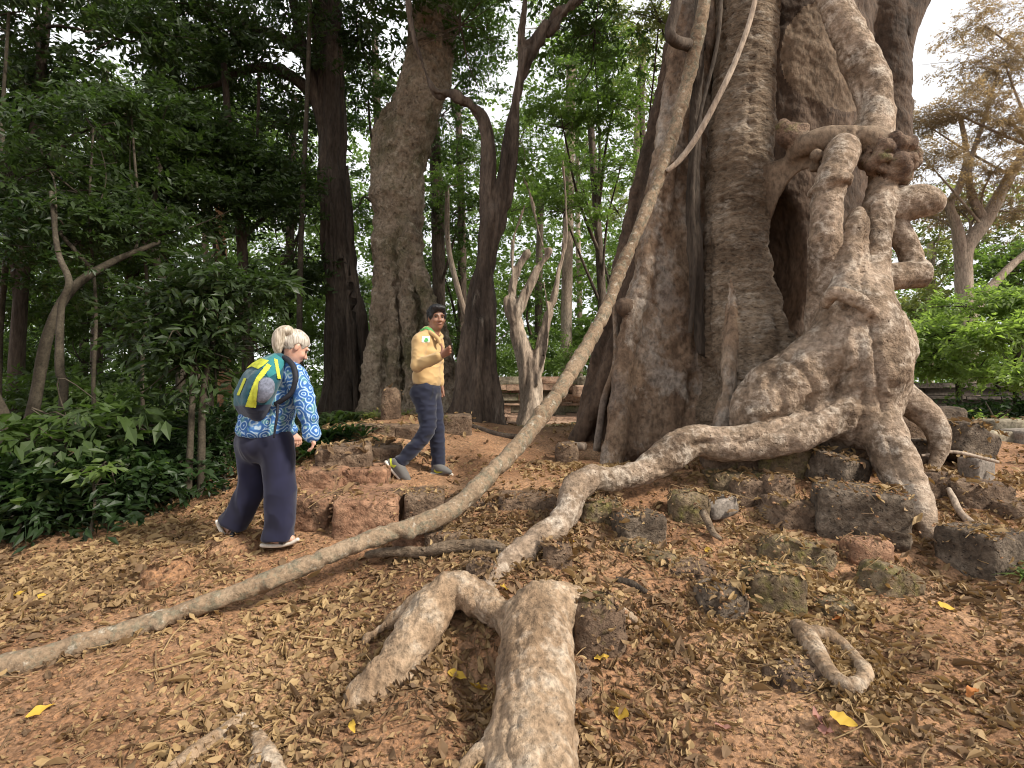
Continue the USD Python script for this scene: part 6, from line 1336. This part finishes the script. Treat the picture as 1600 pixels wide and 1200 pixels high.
def face_parts(t, at, R, s, brow, glasses=False):
    ms = lambda c, r: (np.array(trimesh.creation.icosphere(2).vertices) * np.array(r) * s @ R.T + c, np.array(trimesh.creation.icosphere(2).faces))
    for q in (-1, 1):
        t.part('eye', ms(at(0.0755, q * 0.031, -0.001), (0.008, 0.013, 0.006)), C['eye'])
        t.part('eyebrow', ms(at(0.086, q * 0.031, 0.021), (0.006, 0.018, 0.0035)), brow)
    t.part('mouth', ms(at(0.0955, 0, -0.0665), (0.004, 0.022, 0.0028)), C['lip'])
def mk(f, h, amp=0.0, seed=0, fr=(9, 9, 16)):
    V, F, lab, names = f.mesh(h)
    if amp:
        V = folds(V, vnormals(V, F), amp, seed, fr)
    return V, F, vnormals(V, F)

def man():
    D = 5.3
    t = Thing('person', 'man in tan long-sleeved shirt and navy trousers stepping right, looking back with thumb raised', 'person', drop(690, 742, D))
    fw = (0.92, -0.38, 0)
    Rb = yaw_rot(fw)
    # body
    b = Field()
    at, Rh = head(b, P(682.5, 496, D), (0.42, -0.9, -0.04), 0.98)
    b.chain([W(674, 535, D, 10.5), W(677, 520, D, 9.5), W(681, 506, D, 9.5)], 'body', 0.03)
    for c, r in (((668, 553), (0.105, 0.155, 0.19)), ((666, 588), (0.10, 0.135, 0.13)), ((665, 610), (0.105, 0.14, 0.10))):
        b.ball(P(*c, D), r, 'body', 0.05, rot=Rb)
    sh, el, wr = P(656, 534, 5.16), P(652.5, 571, 5.08), P(688, 556, 4.98)
    b.cone((*sh, 0.05), (*el, 0.036), 'body', 0.03); b.cone((*el, 0.036), (*wr, 0.025), 'body', 0.01)
    hand(b, wr, P(700.5, 548.5, 4.975), (-0.25, 0.1, 1.0), (0.15, 0.25, -1.0), (0.1, -1.0, 0.1), 0.0085, length=0.072)
    sh2, el2, wr2 = P(684, 536, 5.44), P(684, 572, 5.47), P(687, 598, 5.42)
    b.cone((*sh2, 0.05), (*el2, 0.036), 'body', 0.03); b.cone((*el2, 0.036), (*wr2, 0.025), 'body', 0.01)
    hand(b, wr2, wr2 + np.array([0.01, -0.01, -0.085]), (0.6, -0.3, -0.6), (1, -0.3, 0), (0.2, -0.6, -0.5), 0.0085)
    legs = [[(663, 610, 5.23, 14), (666, 640, 5.21, 13), (668, 671, 5.18, 9.5), (648, 698, 5.17, 8.5), (627, 720, 5.16, 6.5)], [(668, 610, 5.37, 14), (676, 640, 5.37, 13), (682, 671, 5.36, 9.5), (684, 700, 5.36, 8.5), (685, 728, 5.36, 6.5)]]
    for lg in legs:
        b.chain([W(*k) for k in lg], 'body', 0.03, 4)
    b.chain([W(622, 724, 5.16, 6), W(629, 738, 5.15, 5), W(634, 747, 5.15, 4)], 'body', 0.01); b.chain([W(684, 732, 5.36, 6), W(692, 736, 5.32, 5), W(699, 738, 5.3, 4)], 'body', 0.01)
    V, F, N = mk(b, 0.0055)
    t.part('body', (V, F), SK_M, normals=N)
    face_parts(t, at, Rh, 0.98, HAIR_M)
    # hair
    h = Field()
    h.ball(at(-0.018, 0, 0.038), (0.106, 0.09, 0.092), 'hair', 0.02, rot=Rh); h.ball(at(0.062, -0.004, 0.088), (0.05, 0.07, 0.032), 'hair', 0.03, rot=Rh); h.ball(at(-0.06, 0, -0.01), (0.05, 0.068, 0.055), 'hair', 0.03, rot=Rh)
    for q in (-1, 1):
        h.ball(at(0.018, q * 0.072, 0.012), (0.022, 0.012, 0.036), 'hair', 0.02, rot=Rh)
    h.ball(at(0.105, 0, -0.02), (0.065, 0.09, 0.078), 'c', 0.015, 's', rot=Rh)
    V, F, N = mk(h, 0.0055); V = V + N * (0.012 * (meshkit.fbm(V * 45, 2, 3) - 0.45))[:, None]
    t.part('hair', (V, F), HAIR_M, normals=vnormals(V, F))
    # shirt
    s = Field()
    for c, r in (((668.5, 553), (0.118, 0.168, 0.19)), ((667, 590), (0.122, 0.158, 0.15))):
        s.ball(P(*c, D), r, 'shirt', 0.06, rot=Rb)
    s.cone((*P(659, 530, 5.2), 0.064), (*P(682, 528, 5.42), 0.062), 'shirt', 0.05)
    s.cone((*P(668, 519, 5.26), 0.05), (*P(677, 518, 5.38), 0.05), 'shirt', 0.06)
    s.cone((*sh, 0.068), (*el, 0.055), 'shirt', 0.025); s.cone((*el, 0.055), (*P(684, 558, 4.99), 0.043), 'shirt', 0.012)
    s.cone((*sh2, 0.062), (*el2, 0.052), 'shirt', 0.02); s.cone((*el2, 0.05), (*wr2, 0.04), 'shirt', 0.01)
    s.box(P(667, 640, D), (0.3, 0.4, 0.235), trimesh.transformations.rotation_matrix(0.10, [0, 1, 0])[:3, :3], 0.01, 'c', 0.006, 's')
    SH = mk(s, 0.0065, 0.009, 4, (9, 9, 13))
    t.part('shirt', SH[:2], C['shirt'], normals=SH[2])
    col = Field()
    col.chain([W(666, 516, 5.38, 3), W(666, 516, 5.25, 3), W(675, 521, 5.2, 3.2), W(684, 529, 5.2, 3), W(688, 538, 5.2, 2)], 'collar', 0.01); col.chain([W(686, 530, 5.22, 2.6), W(690, 525, 5.34, 3), W(680, 517, 5.42, 3), W(670, 515, 5.4, 3)], 'collar', 0.01)
    c_ = mk(col, 0.0055); t.part('collar', c_[:2], C['shirt'], normals=c_[2])
    sewn(t, 'green_cord', SH, [(657, 516), (666, 510.5), (674, 514), (681, 523), (679, 525), (672, 517.5), (666, 514), (658, 518.5)], C['green'], 0.006)
    sewn(t, 'arm_badge', SH, [(659.5, 526), (671, 525.5), (670.5, 534.5), (659, 535)], C['white'], 0.004, 'white arm badge with a green tree emblem')
    sewn(t, 'badge_emblem', SH, [(661.5, 534), (662.5, 531), (664, 528.5), (666, 527.8), (668, 529.5), (669, 533.8)], C['green'], 0.007)
    # belt and trousers
    tr = Field()
    tr.ball(P(666, 612, D), (0.128, 0.158, 0.105), 'trousers', 0.05, rot=Rb)
    tr.ball(P(657, 618, 5.28), (0.085, 0.13, 0.09), 'trousers', 0.05)
    for lg, w in zip(legs, ((0, 0, 0, 0, 0), (0, 0, 0, 0, 0))):
        tr.chain([W(px, py, d, r) for (px, py, d, r), r in zip(lg, (16.5, 15, 11.5, 10.3, 9.6))], 'trousers', 0.035, 4)
    tr.ball(P(667, 584, D), (0.3, 0.3, 0.075), 'c', 0.01, 's')
    TR = mk(tr, 0.0065, 0.010, 8, (8, 8, 14))
    t.part('trousers', TR[:2], C['navy'], normals=TR[2])
    sewn(t, 'pocket_seam', TR, [(676, 602), (678, 602), (677, 618), (672, 626), (671, 624), (675, 616)], C['black'], 0.003)
    # shoes
    for up, so, tick in (([(620, 723, 5.16, 8), (625, 732, 5.15, 8.2), (632, 743, 5.15, 7), (638, 750, 5.15, 4.5)], [(603, 722), (610, 732), (622, 745), (633, 754), (639, 757)], [(609, 716), (612, 716), (613, 726), (620, 727), (616, 731), (610, 728)]),
                         ([(683, 728, 5.36, 8), (688, 732, 5.33, 7), (697, 735.5, 5.31, 5.2), (703, 737.5, 5.3, 3.4)], [(674, 740.5), (684, 741.5), (694, 742.5), (706, 742)], [(679, 733), (682, 736.5), (692, 737), (683, 739.5), (678, 736)])):
        u = Field()
        for dd in (-0.016, 0.016):
            u.chain([W(a, bb, d + dd, r) for a, bb, d, r in up], 'upper', 0.02, 5)
        if so[0][0] < 650:
            u.cone(W(610, 724, 5.16, 6.5), W(622, 728, 5.16, 8), 'upper', 0.03); u.cone(W(610, 726, 5.16, 6.5), W(630, 744, 5.15, 7), 'upper', 0.03)
        else:
            u.cone(W(679, 735, 5.35, 5.5), W(695, 736, 5.32, 5.0), 'upper', 0.02)
        U = mk(u, 0.005)
        up_ = t.part('shoe', U[:2], C['grey'], normals=U[2])
        sp = Field()
        for dd in (-0.028, -0.01, 0.01, 0.028):
            sp.chain([W(a, bb, up[0][2] - 0.01 + dd, 2.4) for a, bb in so], 'sole', 0.015, 4)
        S_ = mk(sp, 0.005); t.part('sole', S_[:2], C['sole'], normals=S_[2], under=up_)
        v, f_, n_ = patch(*U, tick, 0.003)
        if len(f_):
            t.part('swoosh', (v, f_), C['lime'], normals=n_, under=up_)
man()

def woman():
    D = 4.05
    t = Thing('person', 'grey-haired woman in blue paisley jacket and wide navy trousers walking uphill, head bowed', 'person', drop(436, 852, D))
    fb = (0.75, 0.66, 0); Rb = yaw_rot(fb)
    b = Field()
    at, Rh = head(b, P(462, 541, 4.0), (0.70, 0.46, -0.54), 0.97)
    b.chain([W(447, 572, 4.02, 12), W(455, 560, 4.0, 11), W(460, 548, 4.0, 11)], 'body', 0.03)
    for c, r, d in (((440, 595), (0.10, 0.15, 0.13), 4.05), ((424, 635), (0.12, 0.16, 0.14), 4.05), ((412, 685), (0.15, 0.18, 0.14), 4.07)):
        b.ball(P(*c, d), r, 'body', 0.08, rot=Rb)
    sh, el, wr = P(462, 590, 3.93), P(479, 638, 3.88), P(487, 677, 3.90)
    b.cone((*sh, 0.05), (*el, 0.038), 'body', 0.03); b.cone((*el, 0.038), (*wr, 0.026), 'body', 0.01)
    hand(b, wr, P(490, 692, 3.89), (0.5, -0.7, -0.6), (0.35, -0.9, 0), (-0.75, -0.1, -0.75), 0.008, length=0.072)
    sh2, el2, wr2 = P(430, 586, 4.22), P(434, 640, 4.30), P(452, 672, 4.27)
    b.cone((*sh2, 0.05), (*el2, 0.038), 'body', 0.03); b.cone((*el2, 0.038), (*wr2, 0.026), 'body', 0.01)
    hand(b, wr2, wr2 + np.array([0.05, 0.02, -0.07]), (0.3, 0.7, -0.5), (0.6, 0.6, 0), (-0.4, 0.3, -0.8), 0.008)
    legs = [[(432, 690, 4.0, 20), (436, 730, 3.99, 17), (438, 768, 3.98, 13), (437, 810, 3.99, 11), (434, 838, 4.0, 8)], [(396, 690, 4.12, 20), (397, 730, 4.10, 17), (394, 762, 4.09, 13), (378, 795, 4.10, 11), (362, 822, 4.12, 8)]]
    for lg in legs:
        b.chain([W(*k) for k in lg], 'body', 0.03, 4)
    b.chain([W(428, 840, 4.0, 8), W(440, 843, 3.99, 7.5), W(455, 842, 3.98, 6)], 'body', 0.015, 4); b.chain([W(358, 822, 4.12, 8), W(364, 836, 4.1, 7.5), W(369, 846, 4.09, 5.5)], 'body', 0.015, 4)
    V, F, N = mk(b, 0.0055)
    t.part('body', (V, F), SK_W, normals=N)
    face_parts(t, at, Rh, 0.97, HAIR_W)
    h = Field()
    h.ball(at(-0.016, 0, 0.030), (0.098, 0.084, 0.088), 'hair', 0.02, rot=Rh)
    h.ball(at(-0.05, 0, -0.012), (0.055, 0.068, 0.04), 'hair', 0.03, rot=Rh)
    h.chain([W(456, 523, 3.95, 5), W(451, 517, 3.93, 7.5), W(443, 517, 3.92, 8.5), W(437, 524, 3.92, 10), W(435, 534, 3.92, 9.5), W(434, 543, 3.92, 7.5), W(435, 552, 3.93, 4)], 'ponytail', 0.008, 4)
    h.ball(at(0.10, 0, -0.035), (0.07, 0.10, 0.088), 'c', 0.015, 's', rot=Rh)
    h.ball(at(0.012, -0.085, -0.022), (0.03, 0.03, 0.04), 'c', 0.01, 's', rot=Rh)
    V, F, lab_, names_ = h.mesh(0.0055); N = vnormals(V, F); V = V + N * (0.009 * (meshkit.fbm(V * np.array([50, 50, 16]), 2, 3) - 0.45))[:, None]
    N = vnormals(V, F)
    split_parts(t, V, F, lab_, names_, {'hair': HAIR_W, 'ponytail': HAIR_T}, HAIR_W, {}, N)
    j = Field()
    for c, r, d in (((443, 590), (0.125, 0.175, 0.13), 4.05), ((430, 625), (0.145, 0.19, 0.15), 4.05), ((416, 652), (0.165, 0.205, 0.13), 4.06), ((411, 670), (0.175, 0.215, 0.09), 4.07)):
        j.ball(P(*c, d), r, 'jacket', 0.08, rot=Rb)
    j.cone((*P(458, 584, 3.97), 0.075), (*P(434, 580, 4.18), 0.07), 'jacket', 0.05)
    j.chain([(*sh, 0.075), (*P(473, 615, 3.9), 0.068), (*el, 0.062), (*P(484, 660, 3.89), 0.056), (*P(487, 678, 3.895), 0.054)], 'jacket', 0.025, 4)
    j.chain([(*sh2, 0.07), (*el2, 0.06), (*wr2, 0.054)], 'jacket', 0.02, 4)
    j.chain([W(449, 566, 4.08, 7), W(444, 565, 4.0, 7), W(452, 570, 3.93, 7), W(462, 576, 3.96, 7)], 'jacket', 0.02, 4)
    j.ball(P(411, 712, 4.06), (0.36, 0.36, 0.165), 'c', 0.01, 's')
    J = mk(j, 0.0065, 0.011, 5, (8, 8, 9))
    t.part('jacket', J[:2], C['paisley'], normals=J[2])
    tr = Field()
    tr.ball(P(412, 694, 4.07), (0.165, 0.205, 0.13), 'trousers', 0.08, rot=Rb)
    for lg, rr in zip(legs, ((24, 23.5, 22, 21.5, 21.5), (24, 22, 20, 19, 19))):
        tr.chain([W(px, py, d, r) for (px, py, d, _), r in zip(lg, rr)], 'trousers', 0.05, 4)
    tr.ball(P(412, 648, 4.07), (0.3, 0.3, 0.12), 'c', 0.01, 's')
    # open trouser legs
    tr.cone(W(434, 838, 4.0, 22), W(434, 862, 4.0, 22), 'trousers', 0.03); tr.cone(W(364, 820, 4.12, 20), W(350, 848, 4.13, 21), 'trousers', 0.03)
    tr.box(P(436, 842 + 34, 4.0), (0.3, 0.4, 0.16), None, 0.005, 'c', 0.005, 's')
    R2 = trimesh.transformations.rotation_matrix(0.46, [0, 1, 0])[:3, :3]
    tr.box(P(366, 820, 4.12) - R2[:, 2] * 0.16, (0.21, 0.4, 0.16), R2, 0.005, 'c', 0.005, 's')
    TR = mk(tr, 0.0075, 0.014, 9, (9, 9, 3))
    t.part('trousers', TR[:2], C['purple_navy'], normals=TR[2])
    for so, st in (([(409, 852), (422, 853), (440, 852), (455, 848), (465, 843)], [(438, 850, 3.93), (443, 838, 3.96), (448, 837, 4.0), (452, 843, 4.05)]), ([(339, 815), (345, 828), (355, 842), (364, 850), (371, 853)], [(360, 846, 4.04), (364, 832, 4.06), (370, 832, 4.1), (372, 843, 4.14)])):
        d0 = 4.0 if so[0][0] > 400 else 4.1
        sp = Field()
        for dd in (-0.036, -0.018, 0.0, 0.018, 0.036):
            sp.chain([W(a, q, d0 + dd, 2.6) for a, q in so], 'sandal', 0.02, 4)
        S_ = mk(sp, 0.005)
        p_ = t.part('sandal', S_[:2], C['sole'], normals=S_[2])
        t.part('strap', tube([W(*k, 3.5) for k in st], 8, 5), C['strap'], under=p_)
    # backpack: a thing of its own
    bp = Thing('backpack', 'teal backpack with lime yellow panels and grey mesh pocket worn by the woman', 'backpack', P(400, 650, 3.85))
    f = Field()
    u = Rb[:, 1]                                           # across the shoulders, to her left
    for s_ in (-0.10, 0.0, 0.10):
        f.chain([(*(P(430, 566, 3.97) + u * s_ * 0.6), 0.060), (*(P(416, 582, 3.93) + u * s_ * 0.9), 0.085), (*(P(402, 604, 3.91) + u * s_), 0.098), (*(P(395, 624, 3.92) + u * s_), 0.095), (*(P(396, 640, 3.96) + u * s_), 0.075)], 'pack_body', 0.04, 4)
    f.ball(P(413, 610, 3.765), (0.058, 0.05, 0.085), 'mesh_pocket', 0.015, rot=trimesh.transformations.rotation_matrix(0.35, [0, 1, 0])[:3, :3])
    V, F, lab, names = f.mesh(0.0055)
    V = folds(V, vnormals(V, F), 0.005, 7, (10, 10, 10)); N = vnormals(V, F)
    names = names + ['pack_base']
    x_, y_ = px_of(V); lab = np.where((lab == names.index('pack_body')) & (y_ > 634 - (x_ - 370) * 0.03), len(names) - 1, lab)
    split_parts(bp, V, F, lab, names, {'pack_body': C['teal'], 'pack_base': C['base'], 'mesh_pocket': C['mesh']}, C['teal'], {}, N)
    B = (V, F, N)
    sewn(bp, 'top_panel', B, [(404, 561), (430, 552), (446, 566), (438, 580), (420, 590), (412, 578)], C['teal_light'], 0.0025)
    sewn(bp, 'lime_panel', B, [(378, 580), (392, 567), (406, 560), (421, 564), (412, 572), (404, 577), (394, 573)], C['lime'], 0.005)
    sewn(bp, 'lime_panel', B, [(401, 590), (418, 568), (424, 572), (412, 588), (405, 597), (400, 637), (384, 635), (393, 608)], C['lime'], 0.005)
    sewn(bp, 'zip_flash', B, [(371, 617), (375, 618), (386, 592), (382, 591)], C['lime'], 0.005)
    sewn(bp, 'lime_panel', B, [(428, 561), (433, 562), (438, 592), (433, 592)], C['lime'], 0.006)
    for rows in ([(432, 560, 3.93, 3), (446, 560, 3.90, 4.5), (458, 572, 3.86, 4.5), (462, 592, 3.84, 4.5), (456, 612, 3.84, 4), (446, 622, 3.84, 4), (430, 632, 3.85, 4)], [(434, 630, 3.84, 2), (433, 650, 3.83, 2.2), (430, 668, 3.83, 2), (428, 684, 3.84, 1.6)],
                 [(428, 556, 4.02, 3), (440, 549, 4.05, 4), (450, 556, 4.10, 4), (452, 575, 4.18, 4)]):
        bp.part('strap', tube([W(*k) for k in rows], 8, 6), C['black'])
woman()
